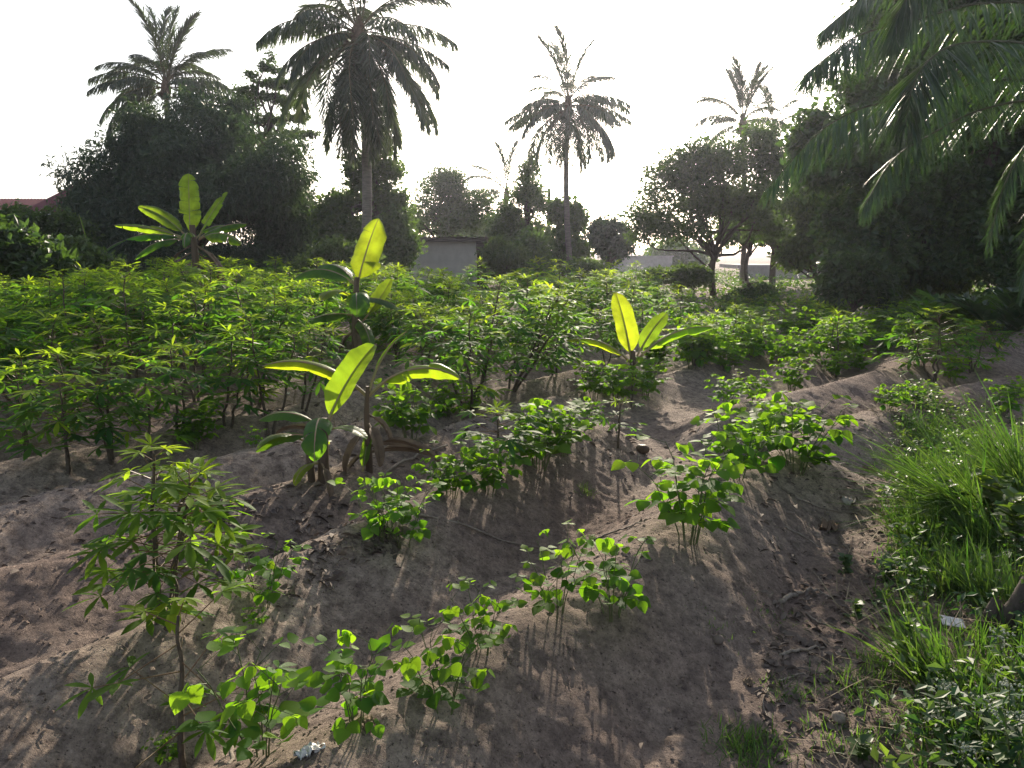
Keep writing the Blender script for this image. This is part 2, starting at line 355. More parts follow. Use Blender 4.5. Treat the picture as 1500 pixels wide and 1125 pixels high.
def cassava(seed, h, nst=1, lean=.12, dens=1.0, leaf=.15, pet=.20, low=.28, lo=False, spread=1.0, sparse=False, tb=.13):
    """returns (stem mesh, foliage mesh) standing at the origin"""
    rg = np.random.default_rng(seed)
    st = MB(); fo = MB()
    PA, PB, LD, LL, TT, LR = [], [], [], [], [], []
    for k in range(nst):
        az = rg.uniform(0, 2 * pi); ln = lean * rg.uniform(.4, 1.4) + (.22 if k else 0)
        hh = h * (1 if k == 0 else rg.uniform(.68, .97))
        tt = np.linspace(0, 1, 9)
        wob = rg.normal(0, .012 * h, (9, 2)); wob[0] = 0
        P = np.stack([cos(az) * ln * hh * tt ** .8 + wob[:, 0] + (k > 0) * .03 * cos(az), sin(az) * ln * hh * tt ** .8 + wob[:, 1] + (k > 0) * .03 * sin(az), hh * tt * (1 - .1 * ln)], -1)
        P[0, 2] = -.08
        r0 = .0085 + .006 * h
        tube(st, catmull(P, 22), np.linspace(r0, .0045, 22), 6, .5, 0)
        nl = int(rg.integers(30, 38) * hh ** .6 * dens) if not sparse else 13
        f = low + (1 - low) * (np.linspace(0, 1, nl)) ** .8
        ph = rg.uniform(0, 7)
        for j in range(nl):
            t = f[j]; i0 = min(int(t * 8), 7); base = P[i0] + (P[i0 + 1] - P[i0]) * (t * 8 - i0)
            a = ph + j * 2.4 + rg.normal(0, .25)
            top = max(0, (t - .80) / .20)
            el = R(rg.normal(8, 12)) * (1 - top) + R(rg.normal(48, 12)) * top
            pl = pet * spread * rg.uniform(.75, 1.25) * (1 - .62 * top) * (.8 + .35 * sin(pi * min(1, (t - low) / (1 - low) + .15)))
            d = np.array([cos(a) * cos(el), sin(a) * cos(el), sin(el)])
            e = base + d * pl
            PA.append(base); PB.append(e)
            nlob = 7 if rg.random() < .6 else 5
            dl = R(rg.normal(-5, 12)) * (1 - top) + R(rg.normal(25, 16)) * top
            X0 = np.array([cos(a) * cos(dl), sin(a) * cos(dl), sin(dl)])
            Sd = np.array([-sin(a), cos(a), 0]); rl = rg.normal(0, .25)
            Zn = np.cross(X0, Sd); Sd = cos(rl) * Sd + sin(rl) * Zn
            sz = leaf * rg.uniform(.75, 1.2) * (1 - .4 * top)
            tnt = np.clip(tb + .85 * top ** 1.1 + rg.normal(0, .14), 0, 1)
            if rg.random() < .03: tnt = 1.0
            if t < low + .12 and rg.random() < .12: tnt = 1.35
            for q in np.linspace(-1, 1, nlob):
                an = q * R(118 if nlob == 7 else 98)
                LD.append(X0 * cos(an) + Sd * sin(an) - np.array([0, 0, .05 * (1 - top)])); LL.append(sz * (1 - .38 * abs(q) ** 1.5)); PBi = e; TT.append(tnt); LR.append(PBi)
    petioles(st, PA, PB, .0022 if not lo else .003, 1)
    LD, LL, LR = np.array(LD), np.array(LL), np.array(LR)
    m = basis(LD, roll=rg.normal(0, .2, len(LD))) * LL[:, None, None]
    fo.inst(LOBE_LO if lo else LOBE, m, LR, TT)
    return st.mesh('stem', [M['cassava_stem'], M['petiole']]), fo.mesh('foliage', [M['cassava']])

def bean(seed, h, ns=5, lo=False, size=.085, spread=.5, nn=5):
    rg = np.random.default_rng(seed); st = MB(); fo = MB(); PA, PB, LD, LL, LP, TT, UP = [], [], [], [], [], [], []
    for k in range(ns):
        az = k / ns * 2 * pi + rg.normal(0, .4); tl = spread * rg.uniform(.4, 1.35); hh = h * rg.uniform(.7, 1.02)
        tt = np.linspace(0, 1, 6)
        P = np.stack([cos(az) * tl * hh * tt ** 1.1 + .03 * cos(az), sin(az) * tl * hh * tt ** 1.1 + .03 * sin(az), hh * tt * (1 - .12 * tl)], -1) + rg.normal(0, .008, (6, 3)) * tt[:, None]
        P[0, 2] = -.05
        tube(st, catmull(P, 12), np.linspace(.0036, .0017, 12), 5, .5, 0)
        ph = rg.uniform(0, 7)
        for j in range(nn):
            t = .20 + .80 * (j + .4 * rg.random()) / (nn - .6); t = min(t, 1)
            i0 = min(int(t * 5), 4); b = P[i0] + (P[i0 + 1] - P[i0]) * (t * 5 - i0)
            a = ph + j * 2.6 + rg.normal(0, .3); el = R(rg.normal(28, 14)); pl = rg.uniform(.06, .13) * (h / .45) ** .5
            d = np.array([cos(a) * cos(el), sin(a) * cos(el), sin(el)]); e = b + d * pl
            PA.append(b); PB.append(e)
            s = size * rg.uniform(.7, 1.25) * (1.1 - .35 * t); tn = np.clip(.1 + .55 * t ** 2 + rg.normal(0, .15), 0, 1)
            dr = R(rg.normal(-6, 28)); A0 = np.array([cos(a), sin(a), 0]); S0 = np.array([-sin(a), cos(a), 0])
            for q, off in ((0, .028), (1, 0), (-1, 0)):
                dd = A0 * cos(q * 1.25) + S0 * sin(q * 1.25); dd = dd * cos(dr) + np.array([0, 0, sin(dr)])
                LP.append(e + A0 * off * (q == 0) + dd * .006); LD.append(dd); LL.append(s * (1 if q == 0 else .9)); TT.append(tn)
                if q == 0: PA.append(e); PB.append(e + A0 * off)
    petioles(st, PA, PB, .0016, 0)
    LD, LL, LP = np.array(LD), np.array(LL), np.array(LP)
    m = basis(LD, roll=rg.normal(0, .3, len(LD))) * LL[:, None, None]
    TT = [1.25 if rg.random() < .02 else q_ for q_ in TT]; fo.inst(LEAFLET_LO if lo else LEAFLET, m, LP, TT)
    return st.mesh('stem', [M['bean_stem']]), fo.mesh('foliage', [M['bean']])

def curve_dir(p0, az, e0, bend, L, n=16, pw=1.3, twist=0):
    """midrib of a banana leaf / rachis: starts at elevation e0 (deg) and bends down by bend degrees"""
    t = np.linspace(0, 1, n); e = R(e0) - R(bend) * t ** pw; a = R(az) + R(twist) * t
    d = np.stack([np.cos(a) * np.cos(e), np.sin(a) * np.cos(e), np.sin(e)], -1)
    P = np.array(p0, float) + np.vstack([np.zeros(3), np.cumsum((d[:-1] + d[1:]) / 2, 0) * L / (n - 1)])
    return P, d
def banana_leaf(seed, p0, az, e0, bend, L, Wd, roll=0, fold=25, torn=0, tint=.3, pet=.18, pw=1.3, twist=0, curl=10, tip=1.0):
    """blade with midrib; torn = number of splits per side; returns MB"""
    rg = np.random.default_rng(seed); mb = MB(); n = 34
    P, T = curve_dir(p0, az, e0, bend, L, n, pw, twist)
    S = norm(np.cross(T, np.array([0, 0, 1.0]) + 1e-3)); Nn = np.cross(S, T)
    c, s = cos(R(roll)), sin(R(roll)); S, Nn = c * S + s * Nn, -s * S + c * Nn
    tt = np.linspace(0, 1, n); k0 = int(pet * n)
    u = np.clip((tt - pet) / (1 - pet), 0, 1)
    wd = Wd * (np.clip(u / .18, 0, 1) ** .6) * np.clip((1.0 - u) / (.30 * tip), 0, 1) ** .55 * (1 - .12 * u)
    rr = np.linspace(.016, .004, n) * (L / 1.0) ** .5
    tube(mb, P - Nn * rr[:, None] * .6, rr, 6, .5, 1)
    for side in (-1, 1):
        cuts = sorted(rg.choice(np.arange(k0 + 3, n - 3), size=min(torn, n - k0 - 7), replace=False)) if torn else []
        bounds = [k0] + list(cuts) + [n - 1]
        for a, b in zip(bounds[:-1], bounds[1:]):
            sub = np.linspace(a, b, (b - a) * 2 + 1)
            lag = rg.uniform(0, .10) if torn else 0
            fj = R(fold) + (R(rg.normal(0, 16)) if torn else 0)
            V = []; cr = 5
            for q, x in enumerate(sub):
                i = min(int(x), n - 2); f = x - i
                p = P[i] * (1 - f) + P[i + 1] * f; S_ = S[i] * (1 - f) + S[i + 1] * f; N_ = Nn[i] * (1 - f) + Nn[i + 1] * f; T_ = T[i] * (1 - f) + T[i + 1] * f
                ww = wd[i] * (1 - f) + wd[i + 1] * f
                if torn:
                    pos = (x - a) / max(b - a, 1e-6)
                    ww = ww * (1 - .12 * abs(2 * pos - 1) ** 4)
                for m_ in range(cr):
                    r_ = m_ / (cr - 1); fa = fj - R(curl) * r_ - (R(25) * r_ * r_ if torn else 0)
                    wv = .004 * (sin(x * .9 + side) + .5 * sin(x * 2.3)) * r_ * r_ * (Wd / .15)
                    V.append(p + side * S_ * ww * r_ * cos(fa) + N_ * (ww * r_ * sin(fa) + wv) + T_ * ww * r_ * .28 - (T_ * lag * r_ * ww))
            m2 = len(sub); i = (np.arange(m2 - 1)[:, None] * cr + np.arange(cr - 1)[None]).ravel()
            F = np.stack([i, i + cr, i + cr + 1, i + 1], -1)
            mb.add(V, F if side < 0 else F[:, ::-1], np.clip(tint + rg.normal(0, .03) + np.repeat(rg.normal(0, .025, m2), cr) - .06 * np.tile(np.linspace(0, 1, cr), m2), 0, 1), 0)
    return mb
BANM = None
def banana(label, base, stem_pts, stem_r, leaves, dry=(), group='banana plants in the field'):
    b = np.array(base); t = thing('banana_plant', b, label, 'banana plant', group)
    mb = MB(); pts = catmull([(p[0], p[1], p[2]) for p in stem_pts], 14)
    r = np.linspace(stem_r, stem_r * .5, 14); r[0] *= 1.25
    tube(mb, pts, r, 12, .5, 0)
    mb.obj('pseudostem', [M['banana_stem']], t)
    for k, lf in enumerate(leaves):
        banana_leaf(k + int(abs(b[0]) * 1000), **lf).obj('leaf', [M['banana'], M['banana_rib']], t)
    for k, lf in enumerate(dry):
        banana_leaf(900 + k, **lf).obj('dry_leaf', [M['dry_leaf'], M['dry_leaf']], t)
    return t

def frond_mesh(seed, P, nl=46, ll=.75, lw=.035, droop=.55, mats=None, rr=.035, start=.14, lo=False, fwd=.55, jit=.12, vee=.1, gaps=0.0):
    """pinnate frond along the curve P"""
    rg = np.random.default_rng(seed); mb = MB(); n = 40
    P = catmull(P, n); T = norm(np.gradient(P, axis=0)); S = norm(np.cross(T, np.array([0.01, 0, 1.0]))); U = np.cross(S, T)
    tube(mb, P, np.linspace(rr, rr * .18, n), 6, .5, 1)
    tpl = strip([0, .3, .7, 1], [.35, 1, .6, .05], .25, 0); tpl = (tpl[0] * np.array([1, lw, lw]), tpl[1])
    tpl[0][:, 2] -= .16 * tpl[0][:, 0] ** 2
    D, A, Ls, TT = [], [], [], []
    for side in (-1, 1):
        for j in range(nl):
            if rg.random() < gaps: continue
            f = start + (1 - start) * (j + .5 + rg.uniform(-.3, .3)) / nl; x = f * (n - 1); i = min(int(x), n - 2); g = x - i
            p = P[i] * (1 - g) + P[i + 1] * g
            u = (f - start) / (1 - start); L = ll * (.45 + .55 * min(1, u / .25)) * (1 - .62 * max(0, (u - .55) / .45) ** 1.4) * rg.uniform(.85, 1.1)
            fw = fwd * (.6 + .9 * u)
            d = side * S[i] * (1 - .25 * u) + T[i] * fw + U[i] * vee - np.array([0, 0, droop * rg.uniform(.75, 1.25)])
            D.append(norm(d) + rg.normal(0, jit, 3)); A.append(p); Ls.append(L); TT.append(np.clip(rg.normal(.3, .18), 0, 1))
    D, A, Ls = np.array(D), np.array(A), np.array(Ls)
    m = basis(D, roll=rg.normal(0, .5, len(D))) * np.stack([Ls, np.full_like(Ls, ll), np.full_like(Ls, ll)], -1)[:, None, :]
    mb.inst(tpl, m, A, TT)
    return mb.mesh('frond', mats or [M['frond'], M['rachis']])

FR = {}
def frond_class(kind, seed):
    key = (kind, seed)
    if key in FR: return FR[key]
    e0, bend, dr = {'up': (82, 30, .02), 'mid': (52, 75, .55), 'flat': (24, 66, 1.1), 'low': (-8, 62, 1.1), 'hang': (-22, 62, .45), 'drop': (-60, 28, .35)}[kind]
    rg = np.random.default_rng(seed * 7 + len(kind))
    P, _ = curve_dir((0, 0, 0), 0, e0 + rg.normal(0, 5), bend + rg.normal(0, 8), 1.0, 9, 1.15, rg.normal(0, 18))
    FR[key] = frond_mesh(seed + 50, P, 92, .24, .031, dr, rr=.010, jit=.14, gaps=.08, fwd=1.9 if kind == 'up' else (1.0 if kind == 'mid' else .6))
    return FR[key]
def coconut_palm(label, crown, ground_pt, r, L, spec, seed, group='coconut palms behind the field', nuts=6, bow=.25, skirt=True):
    rg = np.random.default_rng(seed); g = np.array(ground_pt, float); c = np.array(crown, float) - g
    t = thing('coconut_palm', g, label, 'palm tree', group)
    mb = MB(); n = 40; tt = np.linspace(0, 1, n)
    P = np.stack([c[0] * tt + bow * np.sin(pi * tt) * .3, c[1] * tt, c[2] * tt - .2 * (tt == 0)], -1)
    rad = r * (1.0 - .28 * tt + .5 * np.exp(-tt * 22)) * (1 + .05 * np.sin(np.arange(n) * 2.4))
    tube(mb, P, rad, 12); mb.obj('trunk', [M['palm_trunk']], t)
    hd = MB(); tube(hd, [c + (0, 0, -.55), c + (0, 0, -.2), c + (0, 0, .15), c + (0, 0, .5)], [r * .8, r * 1.5, r * 1.3, r * .3], 10)
    hd.obj('crown_shaft', [M['dry_leaf']], t)
    for q in range(nuts):
        a = rg.uniform(0, 2 * pi); nb = MB(); cc = c + np.array([cos(a) * r * 2.2, sin(a) * r * 2.2, -.25 - rg.uniform(0, .3)])
        th = np.linspace(-pi / 2, pi / 2, 7); tube(nb, np.stack([np.full(7, cc[0]), np.full(7, cc[1]), cc[2] + .13 * np.sin(th)], -1), .001 + .105 * np.cos(th), 9)
        nb.obj('coconut', [M['banana_stem']], t)
    for kind, az, sc in spec:
        part('frond', frond_class(kind, int(rg.integers(0, 3))), t, c + np.array([cos(R(az)), sin(R(az)), 0]) * r * .7 + (0, 0, {'up': .35, 'mid': .25, 'flat': .1, 'low': 0, 'hang': -.15, 'drop': -.25}[kind]), (rg.normal(0, .08), rg.normal(0, .06), R(az)), L * sc)
    return t

LEAF_LONG = (np.array([(0, 0, 0), (.5, .13, .04), (1, 0, -.10), (.5, -.13, .04)], float), np.array([(0, 2, 1), (0, 3, 2)], np.int64))
LEAF_OVAL = (np.array([(0, 0, 0), (.45, .30, .06), (1, 0, -.08), (.45, -.30, .06)], float), np.array([(0, 2, 1), (0, 3, 2)], np.int64))
def crown_mesh(seed, lobes, ncl, per, size, tpl, droop, mat, cl_r, shell=.62, hang=0.0, name='crown', tintm=.3):
    """lobes: (centre, (rx, ry, rz)) in local space"""
    rg = np.random.default_rng(seed); mb = MB()
    big = list(lobes); lobes = []
    for c_, r_ in big:                      # every bough carries smaller leaf masses of its own
        c_, r_ = np.array(c_, float), np.array(r_, float); lobes.append((c_, r_ * .66))
        for q in range(9):
            dd = norm(rg.normal(0, 1, 3)); f_ = rg.uniform(.26, .50); lobes.append((c_ + dd * r_ * rg.uniform(.58, .84), r_ * f_ * np.array([1.15, 1.15, .75])))
    vol = np.array([(l[1][0] * l[1][1] + l[1][0] * l[1][2] + l[1][1] * l[1][2]) * (1 if k % 10 else .40) for k, l in enumerate(lobes)]); pr = vol / vol.sum()
    which = rg.choice(len(lobes), ncl, p=pr)
    c = np.array([l[0] for l in lobes], float)[which]; rd = np.array([l[1] for l in lobes], float)[which]
    d = norm(rg.normal(0, 1, (ncl, 3)))
    # lumpy radius so that the outline is uneven
    lump = 1 + .24 * np.sin(d[:, 0] * 5 + which) * np.cos(d[:, 2] * 6 + which * 2) + rg.normal(0, .10, ncl) + (rg.random(ncl) < .05) * rg.uniform(.05, .16, ncl)
    rr = (shell + (1 - shell) * rg.random(ncl) ** .6) * lump
    P = c + d * rd * rr[:, None]
    out = norm(d * .9 + rg.normal(0, .3, (ncl, 3)))
    n = ncl * per
    base = np.repeat(P, per, 0) + rg.normal(0, 1, (n, 3)) * cl_r
    dirs = norm(np.repeat(out, per, 0) * .6 + rg.normal(0, .75, (n, 3)) - np.array([0, 0, droop]))
    clt = np.repeat(rg.normal(tintm, .18, ncl), per)
    s = size * rg.uniform(.65, 1.3, n)
    m = basis(dirs, roll=rg.normal(0, .9, n)) * s[:, None, None]
    mb.inst(tpl, m, base, np.clip(clt + rg.normal(0, .1, n), 0, 1), 0, False)
    return mb, P
def limbs(mb, root, fork, targets, r0, seed, sides=7, wig=.12):
    rg = np.random.default_rng(seed); root = np.array(root, float); fork = np.array(fork, float)
    mid = (root + fork) / 2 + rg.normal(0, wig, 3) * np.array([1, 1, .2])
    tube(mb, catmull([root - (0, 0, .3), root, mid, fork], 12), np.concatenate([[r0 * 1.5, r0 * 1.25], np.linspace(r0, r0 * .75, 10)]), 10)
    for k, tg in enumerate(targets):
        tg = np.array(tg, float); st = root + (fork - root) * (1 if k < 3 else rg.uniform(.75, 1))
        m1 = st + (tg - st) * .35 + rg.normal(0, .12, 3) * np.linalg.norm(tg - st) + (0, 0, .1); m2 = st + (tg - st) * .7 + rg.normal(0, .08, 3) * np.linalg.norm(tg - st)
        tube(mb, catmull([st, m1, m2, tg], 10), np.linspace(r0 * rg.uniform(.42, .62), r0 * .06, 10), sides)
def tree(name, label, cat, base, trunk_h, r0, lobes, ncl, per, size, tpl, droop, mat, cl_r, seed, shell=.62, group=None, nlimb=14, tintm=.3, lean=(0, 0)):
    base = np.array(base, float); t = thing(name, base, label, cat, group)
    L = [(np.array(c, float) - base, rd) for c, rd in lobes]
    mb, P = crown_mesh(seed, L, ncl, per, size, tpl, droop, mat, cl_r, shell, tintm=tintm)
    mb.obj('crown', [M[mat]], t)
    tb = MB(); rg = np.random.default_rng(seed + 1)
    tg = [L[k % len(L)][0] * .98 for k in range(min(len(L), nlimb))] + [P[i] for i in rg.choice(len(P), max(0, nlimb - len(L)), replace=False)]
    limbs(tb, (0, 0, 0), (lean[0], lean[1], trunk_h), tg, r0, seed)
    tb.obj('trunk', [M['bark']], t)
    return t

# ================================================================== SETTING: trees, buildings
def TB(u, Y): return np.array([W(u, 380, Y)[0], Y, g1(W(u, 380, Y)[0], Y)])
def lobe(u, v, Y, ru, rv, ry=None):
    k = Y / FPX
    return (W(u, v, Y), (ru * k, (ry or (ru + rv) / 2) * k, rv * k))
# --- tall coconut palms
coconut_palm('tallest coconut palm with a heavy skirt of hanging fronds and a clear grey trunk', W(526, 52, 22), TB(531, 22), .155, 3.15,
    [('up', 80, 1.0), ('up', 200, .95), ('up', 330, .9), ('mid', 150, .9), ('mid', 30, .85), ('mid', 265, .8), ('mid', 100, .8),
     ('mid', 185, .9), ('mid', 0, .85), ('mid', 210, .8), ('flat', 172, .92), ('flat', 188, .9), ('flat', 4, .86), ('flat', 130, .8), ('flat', 55, .85), ('flat', 230, .8), ('flat', 310, .8), ('low', 160, .88), ('low', 200, .85), ('low', 180, .8), ('low', 0, .8), ('low', 235, .85), ('low', 295, .85),
     ('low', 350, .85), ('low', 20, .85), ('low', 318, .85), ('hang', 195, 1.0), ('hang', 350, 1.0), ('hang', 10, .95), ('hang', 215, 1.0), ('hang', 240, 1.05), ('hang', 262, 1.05), ('hang', 285, 1.0), ('hang', 305, 1.0),
     ('hang', 335, 1.0), ('hang', 90, .9), ('drop', 230, 1.0), ('drop', 255, 1.05), ('drop', 280, 1.0), ('drop', 310, .95), ('drop', 205, .95), ('drop', 340, .9), ('drop', 150, .9), ('drop', 30, .9), ('drop', 190, 1), ('drop', 355, 1), ('drop', 245, 1.0), ('drop', 295, 1.0)], 1, bow=.5)
coconut_palm('slender coconut palm standing alone against the white sky beside a utility pole', W(832, 155, 33), TB(838, 33), .135, 2.9,
    [('up', 100, 1.0), ('up', 260, .95), ('up', 10, .9), ('up', 190, .9), ('mid', 0, .75), ('mid', 180, .6), ('mid', 270, .7), ('flat', 5, .95), ('flat', 178, .7), ('flat', 340, .9), ('flat', 95, .8),
     ('low', 350, 1.0), ('low', 190, .95), ('low', 215, .95), ('low', 320, .95), ('low', 30, .9), ('low', 150, .9), ('low', 270, .8), ('hang', 200, 1.0), ('hang', 240, .95), ('hang', 285, .95), ('hang', 330, 1.0), ('hang', 160, .9), ('hang', 90, .85), ('hang', 20, .9), ('mid', 90, .8), ('mid', 130, .7), ('mid', 40, .7), ('mid', 320, .8), ('mid', 220, .7), ('flat', 20, .9), ('flat', 200, .75), ('flat', 300, .8), ('low', 240, .85), ('low', 300, .85), ('low', 5, .95), ('low', 175, .9), ('hang', 215, .95), ('hang', 255, .9), ('hang', 305, .95), ('hang', 345, .95), ('drop', 230, .85), ('drop', 260, .85), ('drop', 310, .85), ('drop', 330, .85)], 2, bow=-.5)
coconut_palm('coconut palm rising behind the broad dark mango tree', W(243, 128, 38), TB(246, 38), .16, 3.9,
    [('up', 110, 1.05), ('up', 20, .9), ('up', 150, .95), ('mid', 165, 1.0), ('mid', 140, 1.0), ('mid', 15, .9), ('mid', 40, .9), ('mid', 80, .85), ('mid', 270, .7), ('flat', 170, 1.0), ('flat', 10, .9), ('flat', 320, .7), ('flat', 220, .7),
     ('low', 185, 1.0), ('low', 355, 1.0), ('low', 200, .9), ('low', 335, .8), ('hang', 210, .8), ('hang', 250, .7), ('hang', 300, .7), ('up', 70, .9), ('up', 260, .9), ('up', 330, .85), ('mid', 120, .9), ('mid', 60, .8), ('mid', 200, .8), ('mid', 340, .8), ('flat', 190, .9), ('flat', 150, .9), ('flat', 350, .8), ('flat', 30, .8), ('low', 170, .9), ('low', 10, .8)], 3)
coconut_palm('wind thinned coconut palm rising behind the flat crowned tree', W(1088, 182, 36), TB(1090, 36), .13, 2.6,
    [('up', 100, 1.05), ('up', 60, 1.0), ('up', 240, 1.0), ('mid', 170, .9), ('mid', 150, .85), ('mid', 20, .75), ('flat', 176, .9), ('flat', 200, .7), ('flat', 350, .8), ('low', 188, .85), ('low', 340, .8), ('hang', 300, .7), ('up', 130, .95), ('up', 300, .9), ('up', 180, .85), ('up', 0, .9), ('mid', 200, .6), ('mid', 330, .6)], 4)
coconut_palm('short young coconut palm beside the wind thinned one', W(1133, 192, 39), TB(1134, 39), .12, 2.4,
    [('up', 80, 1.0), ('up', 200, .9), ('mid', 170, 1.0), ('mid', 130, .9), ('mid', 30, 1.0), ('mid', 350, .9), ('flat', 0, .9), ('flat', 180, .9), ('flat', 270, .7)], 5, nuts=0)
coconut_palm('small distant coconut palm behind the round topped trees', W(742, 285, 44), TB(742, 44), .12, 3.0,
    [('up', 100, 1.0), ('up', 260, .9), ('mid', 170, .9), ('mid', 150, .9), ('mid', 20, .8), ('flat', 180, .95), ('flat', 160, .7), ('flat', 0, .8), ('low', 190, .7), ('low', 350, .7)], 6, nuts=0)
# --- broadleaf trees
tree('mango_tree', 'broad dark mango tree with a dense low dome beside the maroon roofed house', 'tree', TB(290, 29), 2.0, .32,
     [lobe(172, 275, 28, 72, 80), lobe(250, 385, 27, 120, 26), lobe(380, 380, 27, 90, 28), lobe(215, 330, 27, 105, 80), lobe(285, 232, 28, 92, 92), lobe(350, 290, 27, 110, 105), lobe(400, 262, 28.5, 68, 88), lobe(300, 190, 29, 52, 50), lobe(335, 175, 29, 34, 34), lobe(420, 320, 27.5, 50, 70), lobe(135, 330, 27.5, 42, 56), lobe(230, 205, 28.5, 52, 40)],
     7600, 13, .23, LEAF_LONG, .75, 'mango', .16, 11, .55, tintm=.25)
tree('tiered_tree', 'tree with open flat tiers of branches beside the tallest palm', 'tree', TB(392, 34), 5.5, .18,
     [lobe(392, 86, 34, 9, 9)] + [lobe(392 + q * w_ * .62 + 4 * ((v_ * 7) % 3 - 1), v_ + 3 * abs(q) + 5 * sin(v_ * 1.7 + q * 2), 34, w_ * (.42 + .1 * sin(v_ * 3 + q)), 3.4, w_ * .42) for v_, w_ in ((102, 28), (124, 46), (147, 58), (171, 66), (197, 64)) for q in (-1, 0, 1)],
     1000, 12, .15, LEAF_OVAL, .0, 'treeleaf', .07, 12, .25, nlimb=22, tintm=.15)
tree('slender_tree', 'slender tree with bunched crowns close behind the trunk of the tallest palm', 'tree', TB(548, 27), 3.2, .13,
     [lobe(550, 215, 27, 18, 22), lobe(528, 245, 27, 24, 20), lobe(565, 250, 27, 22, 20), lobe(540, 275, 27, 32, 18), lobe(505, 295, 27, 28, 18), lobe(575, 292, 27, 22, 20), lobe(590, 325, 26.5, 22, 26), lobe(480, 320, 26.5, 26, 26), lobe(575, 355, 26, 30, 26), lobe(588, 378, 25.5, 24, 30), lobe(510, 345, 26, 40, 26)],
     1500, 12, .17, LEAF_OVAL, .3, 'treeleaf', .14, 13, .35, nlimb=16, tintm=.3)
tree('round_tree', 'round topped hazy tree behind the grey outbuilding', 'tree', TB(655, 41), 2.5, .22,
     [lobe(640, 285, 41, 36, 36), lobe(675, 290, 41, 38, 34), lobe(655, 262, 41, 26, 18), lobe(622, 318, 41, 26, 32), lobe(695, 322, 41, 30, 30), lobe(655, 325, 40.5, 50, 30)],
     1300, 12, .16, LEAF_OVAL, .3, 'treeleaf', .17, 14, .5, tintm=.2)
tree('tapering_tree', 'tall tapering tree standing just in front of the small distant palm', 'tree', TB(772, 38), 3.0, .2,
     [lobe(775, 248, 38, 12, 18), lobe(768, 275, 38, 20, 20), lobe(782, 295, 38, 22, 24), lobe(752, 300, 38, 22, 24), lobe(765, 330, 38, 36, 26), lobe(790, 345, 37.5, 22, 24), lobe(745, 345, 37.5, 24, 24)],
     950, 12, .17, LEAF_OVAL, .3, 'treeleaf', .16, 15, .4, tintm=.2)
tree('drooping_shrub', 'rounded shrub with fine drooping leaves beside the grey outbuilding', 'shrub', TB(738, 30), .8, .08,
     [lobe(735, 370, 30, 26, 24), lobe(750, 385, 30, 28, 20), lobe(722, 388, 30, 18, 14)], 420, 14, .26, LEAF_LONG, .9, 'treeleaf', .08, 16, .45, tintm=.5)
tree('leafy_shrub', 'loose leafy shrub in front of the white porch', 'shrub', TB(782, 32), .9, .08,
     [lobe(780, 365, 32, 24, 26), lobe(795, 385, 32, 22, 16), lobe(770, 392, 32, 24, 12)], 420, 12, .2, LEAF_OVAL, .3, 'treeleaf', .12, 17, .4, tintm=.35)
tree('bare_patched_tree', 'thin patchy tree standing around the trunk of the lone slender palm', 'tree', TB(826, 37), 1.6, .1,
     [lobe(820, 312, 37, 14, 16), lobe(842, 318, 37, 14, 20), lobe(828, 350, 37, 22, 20), lobe(848, 365, 37, 16, 22), lobe(815, 375, 37, 12, 20)], 480, 11, .26, LEAF_OVAL, .4, 'treeleaf', .16, 18, .3, tintm=.15)
tree('small_dark_tree', 'small dark tree with a short trunk beside the lone slender palm', 'tree', TB(894, 35), 1.2, .13,
     [lobe(893, 338, 35, 24, 24), lobe(875, 352, 35, 16, 16), lobe(912, 352, 35, 18, 18), lobe(895, 362, 35, 28, 14)], 640, 12, .21, LEAF_OVAL, .3, 'mango', .13, 19, .4, tintm=.2)
tree('flat_crowned_tree', 'wide flat crowned tree with a forked trunk at the far edge of the field', 'tree', TB(1047, 25), 1.5, .115,
     [lobe(1075, 232, 25, 68, 34), lobe(1010, 240, 25, 44, 26), lobe(1110, 215, 25, 42, 28), lobe(1040, 272, 25, 72, 36), lobe(970, 268, 25, 38, 26), lobe(955, 310, 25, 34, 30), lobe(1000, 318, 24.5, 46, 34), lobe(1100, 300, 25, 62, 40), lobe(1060, 308, 26, 50, 30), lobe(1140, 275, 25, 44, 46), lobe(940, 340, 25, 20, 16), lobe(985, 340, 25, 30, 18), lobe(1120, 328, 26, 40, 22)],
     2700, 12, .125, LEAF_OVAL, .25, 'treeleaf', .14, 20, .35, nlimb=20, tintm=.22)
tree('shade_tree', 'slim shade tree by the low concrete wall with a dark bare trunk', 'tree', TB(1133, 33), 1.6, .14,
     [lobe(1150, 320, 33, 44, 34), lobe(1185, 300, 33, 40, 40), lobe(1120, 335, 33, 34, 22), lobe(1175, 345, 33, 44, 18)], 1200, 12, .22, LEAF_OVAL, .3, 'treeleaf', .15, 21, .45, tintm=.4)
tree('thin_trunk_tree', 'thinner shade tree between the forked trunk and the low concrete wall', 'tree', TB(1097, 34), 1.7, .1,
     [lobe(1090, 325, 34, 34, 22), lobe(1110, 310, 34, 30, 24), lobe(1075, 345, 34, 20, 14)], 600, 12, .2, LEAF_OVAL, .3, 'treeleaf', .14, 22, .45, tintm=.3)
